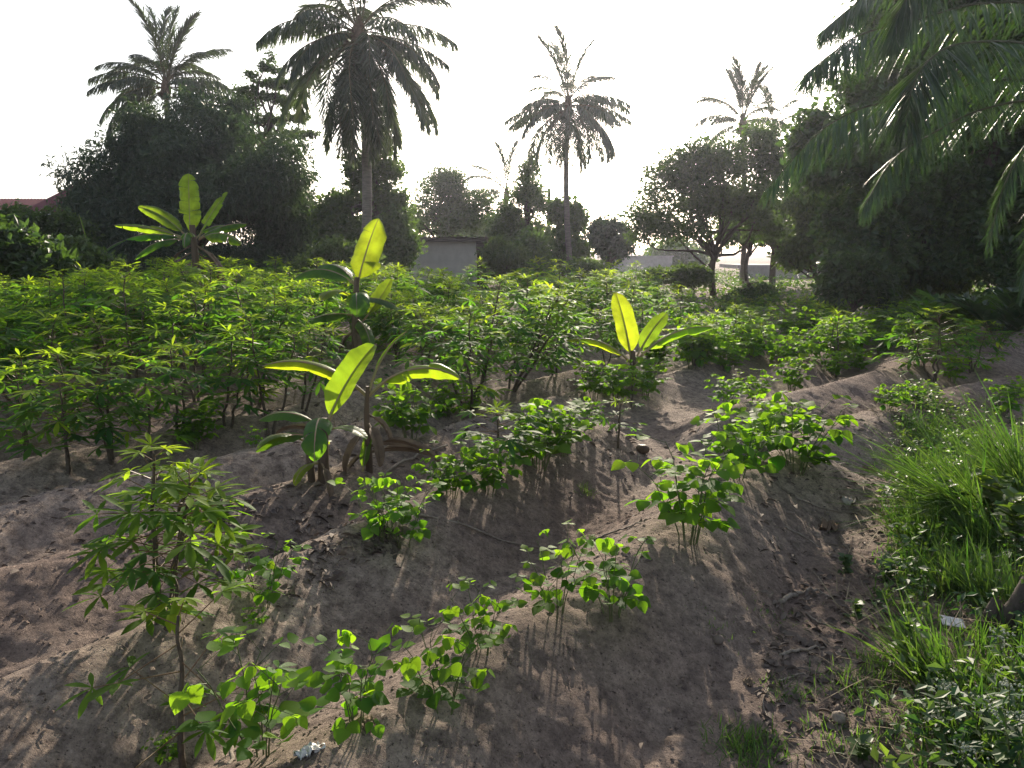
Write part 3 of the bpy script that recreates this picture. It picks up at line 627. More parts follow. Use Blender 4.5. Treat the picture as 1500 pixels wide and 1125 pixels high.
tree('dark_tree', 'huge dark broadleaf tree towering behind the oil palm fronds', 'tree', TB(1370, 17.5), 2.2, .28,
     [lobe(1245, 225, 17, 62, 64), lobe(1205, 205, 17, 36, 48), lobe(1300, 140, 17.5, 70, 66), lobe(1390, 90, 17.5, 80, 90), lobe(1480, 70, 17.5, 70, 100), lobe(1330, 260, 17, 84, 84), lobe(1430, 210, 17.5, 80, 100), lobe(1270, 330, 16.5, 62, 66), lobe(1360, 345, 16.5, 80, 62), lobe(1450, 330, 16.5, 80, 76), lobe(1250, 395, 16, 34, 40), lobe(1530, 260, 17, 70, 160), lobe(1330, 40, 18, 60, 70), lobe(1440, -40, 18, 120, 80)],
     8600, 12, .17, LEAF_OVAL, .25, 'darkleaf', .13, 23, .40, nlimb=26, tintm=.25)
tree('bright_shrub', 'lighter green shrub beside the shade trees near the huge dark tree', 'shrub', TB(1195, 24), .9, .07,
     [lobe(1190, 330, 24, 30, 40), lobe(1215, 300, 24, 26, 34), lobe(1180, 365, 24, 34, 24)], 800, 12, .17, LEAF_OVAL, .2, 'treeleaf', .12, 24, .4, tintm=.6)
# bushes round the field
for k, (nm, lb, u, Y, lobes_, mat, sz, tn) in enumerate([
    ('bush', 'dark rounded bush at the foot of the huge dark tree', 1255, 14.5, [(1250, 408, 40, 34), (1285, 418, 34, 26), (1225, 415, 22, 26)], 'darkleaf', .13, .3),
    ('bush', 'grey green bush under the huge dark tree beside the sunlit young palm', 1325, 17, [(1320, 425, 46, 20), (1365, 418, 30, 24), (1400, 420, 26, 20)], 'treeleaf', .11, .5),
    ('bush', 'shaded bush under the oil palm beyond the sandy ridges', 1480, 15.5, [(1470, 430, 40, 44), (1520, 420, 50, 60)], 'darkleaf', .14, .4),
    ('bush', 'broad leaved glossy bush at the very edge of the stand below the maroon roof', 30, 15.5, [(25, 375, 44, 34), (-15, 355, 40, 34), (60, 395, 40, 24)], 'darkleaf', .20, .55),
    ('bush', 'pale leaved bush between the maroon roof and the mango tree', 75, 24, [(70, 332, 40, 24), (20, 325, 34, 20), (100, 345, 30, 26)], 'treeleaf', .16, .5),
    ('bush', 'feathery bush with light leaf tips in front of the mango tree', 110, 20, [(112, 372, 30, 16), (140, 385, 30, 14)], 'treeleaf', .15, .6),
    ('bush', 'yellow green bush below the trunk of the tallest palm', 500, 21, [(490, 370, 36, 24), (520, 380, 40, 22), (470, 388, 34, 16)], 'treeleaf', .13, .7),
    ('bush', 'low bush on the field edge beside the small dark tree', 860, 30, [(870, 398, 26, 12), (845, 396, 18, 10)], 'treeleaf', .16, .4),
    ('bush', 'bushy undergrowth at the foot of the forked trunk', 1010, 24.5, [(1000, 404, 30, 9), (1020, 406, 20, 9), (970, 406, 26, 8)], 'treeleaf', .14, .45),
    ('bush', 'dense green bush just in front of the forked trunk', 1098, 21, [(1108, 434, 30, 14), (1088, 438, 22, 11)], 'treeleaf', .10, .3)]):
    tree(nm, lb, 'bush', TB(u, Y), .5, .04, [lobe(a, b, Y, c, d) for a, b, c, d in lobes_], 420, 12, sz, LEAF_OVAL, .15, mat, sz * .7, 60 + k, .4, nlimb=8, tintm=tn)
# far belt of trees that closes the gaps below the sky
for k, (u, Y, top, half, lb) in enumerate([(-60, 60, 300, 60, 'distant tree beyond the maroon roofed house'), (570, 58, 300, 50, 'distant tree far behind the slender tree'), (700, 60, 305, 60, 'distant tree far behind the round topped tree'),
                                           (980, 70, 350, 60, 'distant low tree behind the white boundary wall'), (1240, 60, 300, 60, 'distant tree behind the rubble heap'), (440, 60, 300, 60, 'distant tree behind the mango tree and the tallest palm')]):
    tree('distant_tree', lb, 'tree', TB(u, Y), 2, .2, [lobe(u, top + 30, Y, half * .8, 30), lobe(u - half * .5, top + 55, Y, half * .6, 32), lobe(u + half * .5, top + 55, Y, half * .6, 32), lobe(u, 380, Y, half, 22)], 900, 10, .38, LEAF_OVAL, .3, 'treeleaf', .3, 90 + k, .4, tintm=.25)

# --- buildings
def building(name, loc, label, cat='building'): return thing(name, loc, label, cat)
b0 = W(610, 408, 31); o = building('outbuilding', (b0[0], 31, 0), 'long low grey plastered outbuilding with a sagging sheet roof')
x0, x1 = W(455, 370, 31)[0] - b0[0], W(697, 370, 31)[0] - b0[0]; zt = W(600, 352, 31)[2]
mb = MB(); box(mb, x0, x1, 0, 4.5, -.3, zt - .42); box(mb, x0, x1, 0, .2, zt - .42, zt); box(mb, x0, x1, -.05, 0, -.3, .38); mb.obj('wall', [M['plaster']], o)
mb = MB()
for k in range(46):   # corrugated sheet
    a = x0 - .25 + k * (x1 - x0 + .75) / 46; bb = a + (x1 - x0 + .75) / 46
    mm = (a + bb) / 2; za, zb = zt + .10 + .02 * sin(k * .7), zt + .16 + .02 * sin(k * .7)
    mb.add([(a, -.35, za), (mm, -.35, zb), (bb, -.35, za), (a, 4.9, za - .5), (mm, 4.9, zb - .5), (bb, 4.9, za - .5)], [(0, 1, 4, 3), (1, 2, 5, 4)], .5)
mb.obj('roof', [M['roof_sheet']], o)
mb = MB(); box(mb, x0 - .2, x1 + .45, -.30, -.22, zt - .06, zt + .07); mb.obj('fascia', [M['dark']], o)
mb = MB(); box(mb, x1 + .002, x1 + .30, 1.0, 4.4, -.3, zt - .08); mb.obj('recess_shade', [M['dark']], o)  # solid dark box stands in for the shade of the recess beside the wall
mb = MB(); box(mb, x1 + .36, x1 + .46, -.2, -.1, -.3, zt - .06); mb.obj('post', [M['dark']], o)

h0 = W(20, 300, 46); o = building('house', (h0[0], 46, 0), 'house with a maroon sheet roof behind the mango tree', 'house')
zr, ze = W(20, 286, 46)[2], W(20, 309, 46)[2]; xl, xr = W(-120, 300, 46)[0] - h0[0], W(72, 300, 46)[0] - h0[0]
mb = MB(); box(mb, xl, xr - .3, 0, 7, -.3, ze); mb.obj('wall', [M['white']], o)
mb = MB()
nr = 40
for k in range(nr):
    a = xl - .3 + k * (xr - xl + .6) / nr; bb = a + (xr - xl + .6) / nr; mm = (a + bb) / 2
    mb.add([(a, -.6, ze - .1), (mm, -.6, ze - .04), (bb, -.6, ze - .1), (a, 3.5, zr), (mm, 3.5, zr + .06), (bb, 3.5, zr)], [(0, 1, 4, 3), (1, 2, 5, 4)], .5)
mb.add([(xl - .3, 7.6, ze - .1), (xr + .3, 7.6, ze - .1), (xr + .3, 3.5, zr), (xl - .3, 3.5, zr)], [(0, 1, 2, 3)], .5)
# hipped cross wing
xw, xe = xr - 1.0, xr + 3.4; zh = zr + .9
A_, B_, C_, D_, E_, F_ = (xw, -1.2, ze - .12), (xe, -1.2, ze - .12), (xe - 1.6, 2.2, zh), (xw + 1.6, 2.2, zh), (xw, 7, ze - .12), (xe, 7, ze - .12)
mb.add([A_, B_, C_, D_, E_, F_], [(0, 1, 2, 3), (4, 3, 2, 5)], .5, 0, False); mb.add([A_, D_, E_, B_, F_, C_], [(0, 1, 2), (3, 4, 5)], .5, 0, False)
mb.obj('roof', [M['roof_red']], o)
mb = MB(); box(mb, xl - .3, xr - 1.05, -.66, -.60, ze - .30, ze - .08); box(mb, xw, xe, -1.28, -1.22, ze - .32, ze - .12); mb.obj('fascia', [M['white']], o)
mb = MB(); box(mb, xw + .3, xe - .3, -.9, -.002, -.3, ze - .15); mb.obj('wing_wall', [M['white']], o)

p0 = W(782, 346, 46); o = building('porch', (p0[0], 46, 0), 'flat roofed white porch with posts behind the leafy shrub')
zt = p0[2]; xa, xb = W(752, 346, 46)[0] - p0[0], W(806, 346, 46)[0] - p0[0]
mb = MB(); box(mb, xa, xb, -.3, 4, zt - .18, zt); mb.obj('roof', [M['concrete']], o)
for xx in (xa + .2, xb - .6, xb - .15):
    mb = MB(); box(mb, xx - .09, xx + .09, -.1, .08, -.3, zt - .18); mb.obj('post', [M['white']], o)
mb = MB(); box(mb, xa, xb - .7, 3, 3.9, -.3, zt - .182); mb.obj('wall', [M['white']], o)

def heap(name, label, u, v0, v1, hw, Y, mat, seed):
    base = TB(u, Y); hh = W(u, v1, Y)[2] - base[2]; ww = hw * Y / FPX; rg = np.random.default_rng(seed); mb = MB()
    n = 26; a, r_ = np.meshgrid(np.linspace(0, 2 * pi, n, endpoint=False), np.linspace(0, 1, 9))
    xx, yy = ww * r_ * np.cos(a), ww * .8 * r_ * np.sin(a); zz = hh * (1 - r_ ** 1.4) * (1 + .3 * fbm(xx * 2 + seed, yy * 2, 3, seed)) - .08
    i, j = np.meshgrid(np.arange(8), np.arange(n), indexing='ij'); F = np.stack([i * n + j, (i + 1) * n + j, (i + 1) * n + (j + 1) % n, i * n + (j + 1) % n], -1).reshape(-1, 4)
    mb.add(np.stack([xx, yy, zz], -1).reshape(-1, 3), F)
    for k in range(60):
        q = rg.uniform(0, 2 * pi); s = rg.uniform(.1, .95); z = hh * (1 - s ** 1.4); c = rg.uniform(.08, .22)
        m = basis(rg.normal(0, 1, (1, 3)))[0]; V = np.array([(x, y, z_) for x in (-1, 1) for y in (-1, 1) for z_ in (-.6, .6)]) * c * rg.uniform(.6, 1.2, 3)
        mb.add(V @ m.T + (ww * s * cos(q), ww * .8 * s * sin(q), z), [(0, 1, 3, 2), (4, 6, 7, 5), (0, 4, 5, 1), (2, 3, 7, 6), (0, 2, 6, 4), (1, 5, 7, 3)], .5, 0, False)
    o = mb.obj(name, [M[mat]], None, base); tag(o, label, 'heap'); return o
heap('rubble_heap', 'tall heap of grey rubble behind the low concrete wall', 1185, 390, 371, 26, 52, 'rubble', 3)
heap('rubble_heap', 'lower darker heap of broken blocks next to the tall rubble heap', 1150, 390, 378, 22, 50, 'concrete', 4)
heap('rubble_heap', 'pale rubble heap between the porch and the lone palm', 810, 400, 372, 26, 47, 'concrete', 5)
lw = W(1150, 396, 46); zt = W(1150, 388, 46)[2]
mb = MB(); box(mb, W(1085, 396, 46)[0], W(1240, 396, 46)[0], 46, 46.25, -.3, zt * .72); box(mb, W(1080, 396, 46)[0], W(1245, 396, 46)[0], 45.9, 50, zt * .722, zt); o = mb.obj('concrete_wall', [M['concrete']]); tag(o, 'long low concrete wall with a pale flat top beyond the shade trees', 'wall')
mb = MB(); xa, xb = W(880, 380, 62)[0], W(985, 380, 62)[0]; box(mb, xa, xb, 62, 62.2, -.3, W(900, 376, 62)[2]); box(mb, xa - .1, xb + .1, 61.95, 62.25, W(900, 376, 62)[2] + .002, W(900, 374.5, 62)[2]); o = mb.obj('boundary_wall', [M['concrete']]); tag(o, 'far white boundary wall behind the small dark tree', 'wall')
sx, sz = W(1210, 364, 44)[0], W(1210, 363, 44)[2]; o = building('shed', (sx, 44, 0), 'open sided shed with a sloping sheet roof beside the huge dark tree', 'shed')
mb = MB(); mb.add([(-.5, -.6, sz), (1.4, -.6, sz - .15), (1.4, 2, sz), (-.5, 2, sz + .12), (-.5, -.6, sz - .07), (1.4, -.6, sz - .22), (1.4, 2, sz - .07), (-.5, 2, sz + .05)], [(0, 1, 2, 3), (7, 6, 5, 4), (0, 4, 5, 1), (3, 2, 6, 7), (0, 3, 7, 4), (1, 5, 6, 2)], .5, 0, False); mb.obj('roof', [M['roof_sheet']], o)
for xx, yy in ((-.25, -.45), (1.2, -.45), (-.25, 1.8)):
    mb = MB(); box(mb, xx - .05, xx + .05, yy - .05, yy + .05, -.3, sz - .16); mb.obj('post', [M['dark']], o)
q0 = TB(803, 42); o = thing('utility_pole', q0, 'thin wooden utility pole rising beside the tapering tree', 'utility pole')
zt = W(803, 276, 42)[2]; mb = MB(); tube(mb, [(0, 0, -.3), (0, 0, zt / 2), (.02, 0, zt)], [.11, .10, .08], 8); mb.obj('pole', [M['dark']], o)
mb = MB(); box(mb, -.55, .55, -.13, -.085, zt - .75, zt - .62); mb.obj('crossarm', [M['dark']], o)
for xx in (-.45, .45):
    mb = MB(); tube(mb, [(xx, -.1, zt - .62), (xx, -.1, zt - .55), (xx, -.1, zt - .47)], [.03, .055, .03], 8); mb.obj('insulator', [M['white']], o)

# --- oil palm whose crown stands just outside the frame
op = np.array([W(1660, 300, 9.6)[0], 9.6, 0.]); t = thing('oil_palm', op, 'oil palm with long arching feathery fronds reaching in front of the huge dark tree', 'palm tree')
ocr = W(1650, 175, 9.6) - op
mb = MB(); tube(mb, [(0, 0, -.3), (0, 0, .4), (.03, 0, 1.5), ocr - (0, 0, .3), ocr + (0, 0, .2)], [.40, .32, .28, .30, .2], 14); mb.obj('trunk', [M['palm_trunk']], t)
OPF = [([(1650, 165, 9.6), (1570, 85, 9.2), (1497, 63, 8.9), (1407, 64, 8.5), (1361, 88, 8.2), (1337, 128, 8.0), (1326, 188, 7.9)], .95, .75),
       ([(1650, 140, 9.8), (1540, 20, 9.8), (1440, 5, 9.8), (1343, 29, 9.7), (1260, 51, 9.6), (1220, 77, 9.5), (1178, 110, 9.4)], .85, .70),
       ([(1650, 190, 9.6), (1520, 120, 9.4), (1400, 128, 9.2), (1300, 149, 9.0), (1247, 165, 8.9), (1193, 200, 8.8), (1125, 275, 8.7)], .80, .70),
       ([(1650, 200, 9.6), (1540, 150, 9.1), (1440, 160, 8.8), (1353, 203, 8.6), (1305, 238, 8.5), (1264, 305, 8.4)], .62, .75),
       ([(1650, 210, 9.4), (1570, 180, 8.7), (1510, 205, 8.4), (1472, 270, 8.3), (1448, 360, 8.2)], .42, .95),
       ([(1650, 220, 9.2), (1590, 210, 8.4), (1545, 260, 8.1), (1515, 340, 8.0), (1495, 430, 8.0)], .45, .95),
       ([(1650, 130, 9.9), (1520, -80, 10.2), (1400, -70, 10.4), (1290, -20, 10.5), (1245, 12, 10.5), (1205, 45, 10.5)], .8, .55),
       ([(1650, 120, 9.6), (1580, -90, 9.0), (1470, -120, 8.6), (1380, -60, 8.3), (1330, -5, 8.2), (1310, 40, 8.2)], .85, .6),
       ([(1650, 150, 9.6), (1750, 30, 9.2), (1880, 60, 9.0), (1960, 160, 9.0)], .85, .7), ([(1650, 150, 9.6), (1640, 10, 10.6), (1650, -20, 11.8), (1660, 80, 12.6)], .85, .7),
       ([(1650, 150, 9.6), (1700, -20, 8.6), (1720, -20, 7.6), (1760, 100, 6.9)], .85, .7)]
for k, (pts, ll, dr) in enumerate(OPF):
    P = np.array([W(*p) for p in pts]) - op
    part('frond', frond_mesh(300 + k, P, 160, ll * .92, .0145, dr * 1.25, [M['oilpalm'], M['petiole_green']], .020, .16, jit=.10, vee=.05, fwd=.45), t)
# young palm clump; sunlit and shaded looks are put into the leaflet colour
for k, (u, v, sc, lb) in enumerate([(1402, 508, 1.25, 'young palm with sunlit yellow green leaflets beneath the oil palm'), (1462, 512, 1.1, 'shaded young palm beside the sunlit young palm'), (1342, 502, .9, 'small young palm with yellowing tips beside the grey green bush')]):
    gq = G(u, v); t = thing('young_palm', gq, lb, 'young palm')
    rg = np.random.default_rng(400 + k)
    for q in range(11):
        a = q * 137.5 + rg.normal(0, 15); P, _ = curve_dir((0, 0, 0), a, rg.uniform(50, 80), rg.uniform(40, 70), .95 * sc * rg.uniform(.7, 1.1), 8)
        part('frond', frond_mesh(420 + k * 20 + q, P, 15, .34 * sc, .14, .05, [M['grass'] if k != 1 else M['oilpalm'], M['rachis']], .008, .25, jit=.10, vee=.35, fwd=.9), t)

# ================================================================== BANANA PLANTS
g = G(475, 703)
banana('squat banana plant with a drooping dark leaf and one bright folded leaf', g, [(0, 0, -.1), (0, 0, .12), (.01, 0, .26), (.02, 0, .40)], .042, [
    dict(p0=(.02, 0, .34), az=58, e0=56, bend=26, L=.68, Wd=.105, roll=-22, fold=40, tint=.34, pet=.12),
    dict(p0=(.02, -.02, .36), az=276, e0=40, bend=128, L=.56, Wd=.10, fold=-8, tint=.0, pet=.14, torn=3),
    dict(p0=(0, 0, .34), az=184, e0=42, bend=78, L=.42, Wd=.07, roll=15, fold=-12, tint=.05, pet=.2),
    dict(p0=(0, 0, .26), az=204, e0=28, bend=75, L=.44, Wd=.06, roll=20, fold=-10, tint=.02, pet=.25),
    dict(p0=(.02, 0, .32), az=340, e0=25, bend=70, L=.32, Wd=.06, fold=10, tint=.25, pet=.2),
    dict(p0=(0, .02, .2), az=110, e0=20, bend=80, L=.34, Wd=.07, fold=0, tint=.75, pet=.2),
    dict(p0=(-.03, -.02, .12), az=235, e0=10, bend=90, L=.24, Wd=.045, fold=0, tint=.8, pet=.15)],
    dry=[dict(p0=(0, 0, .30), az=165, e0=20, bend=55, L=.34, Wd=.035, fold=50, tint=.5), dict(p0=(0, -.03, .12), az=300, e0=-30, bend=45, L=.25, Wd=.03, fold=50, tint=.5)])
o = thing('banana_sucker', G(458, 705), 'thin young banana sucker leaning against the squat banana plant', 'banana plant')
mb = MB(); tube(mb, [(0, 0, -.08), (-.01, 0, .12), (-.03, 0, .30)], [.026, .022, .012], 10); mb.obj('pseudostem', [M['banana_stem']], o)
banana_leaf(77, (-.03, 0, .26), 215, 40, 90, .34, .05, tint=.3, fold=0, pet=.3).obj('leaf', [M['banana'], M['banana_rib']], o)
g = G(541, 690)
banana('taller thin stemmed banana plant with two arching yellow leaves and dry leaves round its base', g, [(0, 0, -.1), (0, 0, .2), (-.005, 0, .4), (.01, 0, .58)], .027, [
    dict(p0=(0, 0, .52), az=178, e0=44, bend=66, L=.76, Wd=.075, roll=48, fold=-15, tint=.85, pet=.2, torn=2),
    dict(p0=(.01, 0, .52), az=4, e0=46, bend=84, L=.68, Wd=.085, roll=-35, fold=-10, tint=.6, pet=.2, torn=3),
    dict(p0=(.01, 0, .55), az=25, e0=72, bend=40, L=.48, Wd=.010, fold=80, tint=.2, pet=.3),
    dict(p0=(-.03, -.08, .02), az=70, e0=70, bend=12, L=.30, Wd=.035, roll=-10, fold=25, tint=.15, pet=.1)],
    dry=[dict(p0=(0, 0, .34), az=300, e0=-20, bend=70, L=.36, Wd=.045, fold=45, tint=.5), dict(p0=(0, 0, .3), az=230, e0=-30, bend=60, L=.36, Wd=.04, fold=40, tint=.5),
         dict(p0=(0, 0, .18), az=345, e0=15, bend=60, L=.55, Wd=.05, fold=55, tint=.5), dict(p0=(0, 0, .14), az=10, e0=5, bend=35, L=.50, Wd=.045, fold=50, tint=.5), dict(p0=(0, 0, .15), az=200, e0=-30, bend=50, L=.28, Wd=.04, fold=30, tint=.5),
         dict(p0=(0, 0, .40), az=350, e0=-25, bend=70, L=.28, Wd=.035, fold=40, tint=.5)])
gx_ = PZ(523, 548, .12); gx_[2] = g1(gx_[0], gx_[1])
banana('banana plant topped by one huge bright paddle leaf standing before the grey outbuilding', gx_, [(0, 0, -.1), (0, 0, .4), (.01, 0, .75), (.04, 0, 1.12)], .06, [
    dict(p0=(.04, 0, 1.02), az=55, e0=70, bend=14, L=.90, Wd=.225, roll=-18, fold=16, tint=.72, pet=.10, tip=.8, torn=1),
    dict(p0=(.03, 0, 1.02), az=188, e0=44, bend=88, L=.82, Wd=.14, roll=18, fold=-20, tint=.05, pet=.12),
    dict(p0=(.03, 0, 1.02), az=160, e0=58, bend=80, L=.62, Wd=.14, roll=18, fold=-10, tint=.02, pet=.15),
    dict(p0=(.02, 0, .80), az=232, e0=55, bend=110, L=.62, Wd=.15, fold=0, tint=.8, pet=.2),
    dict(p0=(.03, -.03, .88), az=282, e0=30, bend=120, L=.66, Wd=.17, fold=0, tint=.0, pet=.1, torn=2),
    dict(p0=(.03, 0, .86), az=342, e0=10, bend=50, L=.62, Wd=.12, fold=-12, tint=.05, pet=.1),
    dict(p0=(.05, 0, .55), az=20, e0=48, bend=-12, L=.68, Wd=.11, roll=-45, fold=30, tint=.5, pet=.25),
    dict(p0=(.02, 0, .66), az=206, e0=14, bend=55, L=.72, Wd=.13, roll=20, fold=-15, tint=.02, pet=.15),
    dict(p0=(.02, 0, .62), az=300, e0=-5, bend=60, L=.6, Wd=.10, roll=0, fold=-15, tint=.05, pet=.15)],
    dry=[dict(p0=(0, 0, .5), az=290, e0=-40, bend=45, L=.4, Wd=.06, fold=40, tint=.5), dict(p0=(0, 0, .5), az=200, e0=-40, bend=45, L=.4, Wd=.06, fold=40, tint=.5)])
gx_ = PZ(926, 562, .15); gx_[2] = g1(gx_[0], gx_[1])
banana('low banana plant with one upright yellow leaf and four spreading leaves', gx_, [(0, 0, -.1), (0, 0, .1), (.0, 0, .22), (.0, 0, .34)], .05, [
    dict(p0=(-.01, 0, .22), az=128, e0=76, bend=14, L=.80, Wd=.15, roll=12, fold=18, tint=.82, pet=.12),
    dict(p0=(-.01, 0, .20), az=180, e0=46, bend=62, L=.82, Wd=.07, roll=35, fold=-12, tint=.88, pet=.16, torn=1),
    dict(p0=(.01, 0, .20), az=0, e0=50, bend=58, L=1.0, Wd=.095, roll=-36, fold=-10, tint=.3, pet=.22, torn=2),
    dict(p0=(.01, 0, .20), az=35, e0=58, bend=26, L=.74, Wd=.095, roll=-40, fold=10, tint=.3, pet=.25),
    dict(p0=(0, -.02, .16), az=300, e0=40, bend=60, L=.45, Wd=.06, fold=10, tint=.1, pet=.3)])
gx_ = PZ(293, 492, .1); gx_[2] = g1(gx_[0], gx_[1])
banana('tall banana plant with torn leaves and a beard of dry leaves before the mango', gx_, [(0, 0, -.1), (0, 0, .6), (.02, 0, 1.3), (0, 0, 2.05)], .10, [
    dict(p0=(-.04, 0, 1.85), az=95, e0=86, bend=6, L=1.1, Wd=.20, roll=0, fold=12, tint=.42, pet=.08, torn=7, tip=.8),
    dict(p0=(.1, 0, 1.85), az=25, e0=62, bend=14, L=.95, Wd=.10, roll=-38, fold=20, tint=.25, pet=.1, torn=5),
    dict(p0=(-.1, 0, 1.85), az=168, e0=44, bend=34, L=1.1, Wd=.14, roll=42, fold=15, tint=.36, pet=.12, torn=2),
    dict(p0=(-.1, 0, 1.82), az=185, e0=20, bend=22, L=1.25, Wd=.11, roll=55, fold=5, tint=.40, pet=.18, torn=2),
    dict(p0=(.1, 0, 1.82), az=355, e0=32, bend=38, L=.95, Wd=.13, roll=-25, fold=-15, tint=.12, pet=.1, torn=3),
    dict(p0=(.1, 0, 1.80), az=332, e0=22, bend=62, L=1.1, Wd=.17, roll=-22, fold=-10, tint=.32, pet=.15, torn=2),
    dict(p0=(-.1, 0, 1.80), az=200, e0=18, bend=42, L=1.0, Wd=.12, roll=10, fold=-20, tint=.02, pet=.15, torn=3),
    dict(p0=(-.1, 0, 1.80), az=215, e0=5, bend=62, L=1.0, Wd=.12, roll=10, fold=-20, tint=.02, pet=.15, torn=3),
    dict(p0=(0, -.1, 1.82), az=285, e0=25, bend=85, L=.9, Wd=.14, fold=-5, tint=.05, pet=.15, torn=3),
    dict(p0=(0, .1, 1.82), az=60, e0=40, bend=60, L=.9, Wd=.14, fold=-5, tint=.1, pet=.15, torn=3)],
    dry=[dict(p0=(.06 * cos(a), .06 * sin(a), 1.7 - .12 * (q % 4)), az=a * 57.3, e0=-30, bend=58, L=.75 + .1 * (q % 3), Wd=.09, fold=40, tint=.5, torn=4) for q, a in enumerate(np.linspace(.2, 6.1, 9))])
gx_ = PZ(141, 447, .1); gx_[2] = g1(gx_[0], gx_[1])
banana('dark banana plant with a bare upright leaf spike beside the tall banana', gx_, [(0, 0, -.1), (0, 0, .6), (.02, 0, 1.0), (0, 0, 1.4)], .09, [
    dict(p0=(0, 0, 1.25), az=178, e0=48, bend=66, L=1.7, Wd=.14, roll=15, fold=-22, tint=.0, pet=.25),
    dict(p0=(0, 0, 1.25), az=150, e0=76, bend=6, L=1.45, Wd=.03, roll=0, fold=70, tint=.1, pet=.35),
    dict(p0=(0, 0, 1.25), az=10, e0=52, bend=38, L=1.2, Wd=.12, roll=-15, fold=-20, tint=.02, pet=.25),
    dict(p0=(0, 0, 1.15), az=195, e0=30, bend=66, L=1.3, Wd=.13, roll=15, fold=-22, tint=.0, pet=.2),
    dict(p0=(0, 0, 1.15), az=345, e0=25, bend=60, L=1.3, Wd=.13, roll=-15, fold=-22, tint=.0, pet=.2),
    dict(p0=(0, -.05, 1.15), az=275, e0=35, bend=75, L=1.0, Wd=.13, fold=-10, tint=.0, pet=.2)])
gx_ = PZ(48, 440, .1); gx_[2] = g1(gx_[0], gx_[1])
banana('leafy dark banana plant in front of the glossy bush below the maroon roof', gx_, [(0, 0, -.1), (0, 0, .6), (.02, 0, 1.1), (0, 0, 1.5)], .10, [
    dict(p0=(0, 0, 1.35), az=a, e0=e, bend=b_, L=l_, Wd=.16, roll=0, fold=-5, tint=tn, pet=.15, torn=2) for a, e, b_, l_, tn in ((95, 82, 12, 1.0, .45), (200, 40, 70, 1.3, .1), (165, 30, 60, 1.3, .05), (20, 45, 60, 1.2, .15), (340, 30, 70, 1.2, .05), (280, 30, 90, 1.0, .1), (250, 20, 90, 1.0, .2))])

# ================================================================== CASSAVA
def plant(name, meshes, loc, label, cat, group=None, rz=0, sc=1.0):
    t = thing(name, loc, label, cat, group, rz); t.scale = (sc, sc, sc)
    st, fo = meshes
    part('stem', st, t); part('foliage', fo, t)
    return t
def at(u, v): return G(u, v)
def hpx(u, v0, v1):
    p = G(u, v0); return (v0 - v1) * float(np.hypot(p[1], p[2] - CZ)) / FPX * 1.03
def cas(u, v, vt, label, seed, **kw):
    h = hpx(u, v, vt); plant('cassava_plant', cassava(seed, h / 1.08, **kw), at(u, v), label, 'cassava plant', 'single cassava plants on the ridges')
cas(228, 915, 655, 'big bushy cassava plant with glowing yellow green top on the second ridge', 501, nst=3, lean=.06, dens=1.35, leaf=.122, pet=.17, low=.20, spread=.95, tb=.30)
cas(272, 1135, 905, 'sparse young cassava plant with long bare leaf stalks in front of the big bushy one', 502, nst=1, lean=.03, leaf=.11, pet=.22, low=.18, spread=1.1, sparse=True)
cas(735, 705, 600, 'small yellowish cassava plant growing among the bean bushes on the second ridge', 503, nst=1, dens=1.5, leaf=.12, pet=.18, low=.4)
cas(98, 690, 510, 'dark leaved cassava plant at the outer end of the front row of the stand', 504, nst=2, dens=1.3, leaf=.15)
cas(165, 672, 512, 'second cassava plant from the outer end of the front row of the stand', 505, nst=2, dens=1.3, leaf=.15)
cas(222, 680, 525, 'third cassava plant from the outer end of the front row of the stand', 506, nst=1, dens=1.4, leaf=.14)
cas(40, 665, 520, 'cassava plant leaning out of the stand beside its outer end plant', 520, nst=2, dens=1.2, leaf=.15, low=.2)
cas(262, 640, 505, 'cassava plant just behind the bean plant at the inner end of the front row', 521, nst=2, dens=1.1, leaf=.15, low=.25)
cas(330, 625, 480, 'cassava plant at the inner end of the stand behind the big bushy one', 522, nst=2, dens=1.1, leaf=.16, low=.25)
cas(440, 600, 470, 'cassava plant behind the squat banana and before the paddle leaf banana', 523, nst=2, dens=1.0, leaf=.15, low=.3)
cas(192, 585, 398, 'tall cassava plant topped by a bright star of young leaves below the tall banana', 507, nst=2, dens=1.2, leaf=.19, pet=.26, low=.35, tb=.3)
cas(290, 588, 425, 'leggy cassava plant with bare paired stems below the tall banana', 508, nst=2, lean=.05, dens=1.0, leaf=.16, pet=.22, low=.45)
cas(372, 595, 395, 'tall cassava with a pale star shaped top between the tall and paddle leaf bananas', 509, nst=3, dens=1.2, leaf=.19, pet=.26, low=.3)
cas(395, 640, 455, 'open branched cassava plant above the squat banana plant', 510, nst=2, dens=1.0, leaf=.15, pet=.2, low=.4)
cas(690, 600, 400, 'wide many stemmed cassava bush with a pale crown before the grey outbuilding', 511, nst=4, lean=.3, dens=1.3, leaf=.17, pet=.26, low=.2)
cas(745, 570, 400, 'cassava bush beside the wide many stemmed one, under the drooping shrub', 512, nst=4, lean=.3, dens=1.2, leaf=.17, pet=.26, low=.25)
cas(625, 560, 432, 'cassava bush between the paddle leaf banana and the wide many stemmed bush', 513, nst=3, lean=.3, dens=1.1, leaf=.16, pet=.24, low=.3)
cas(1225, 0 or 540, 455, 'slim cassava plant behind the sandy ridges next to the twin stemmed one', 514, nst=2, dens=1.1, leaf=.14)
cas(1368, 560, 455, 'twin stemmed cassava plant standing on the sandy ridge before the sunlit young palm', 515, nst=3, lean=.3, dens=1.4, leaf=.15, pet=.26, low=.3, spread=1.3)
cas(1425, 545, 470, 'grey leaved cassava plant on the end of the sandy ridge under the oil palm', 516, nst=3, lean=.3, dens=1.3, leaf=.14, pet=.24, low=.2)
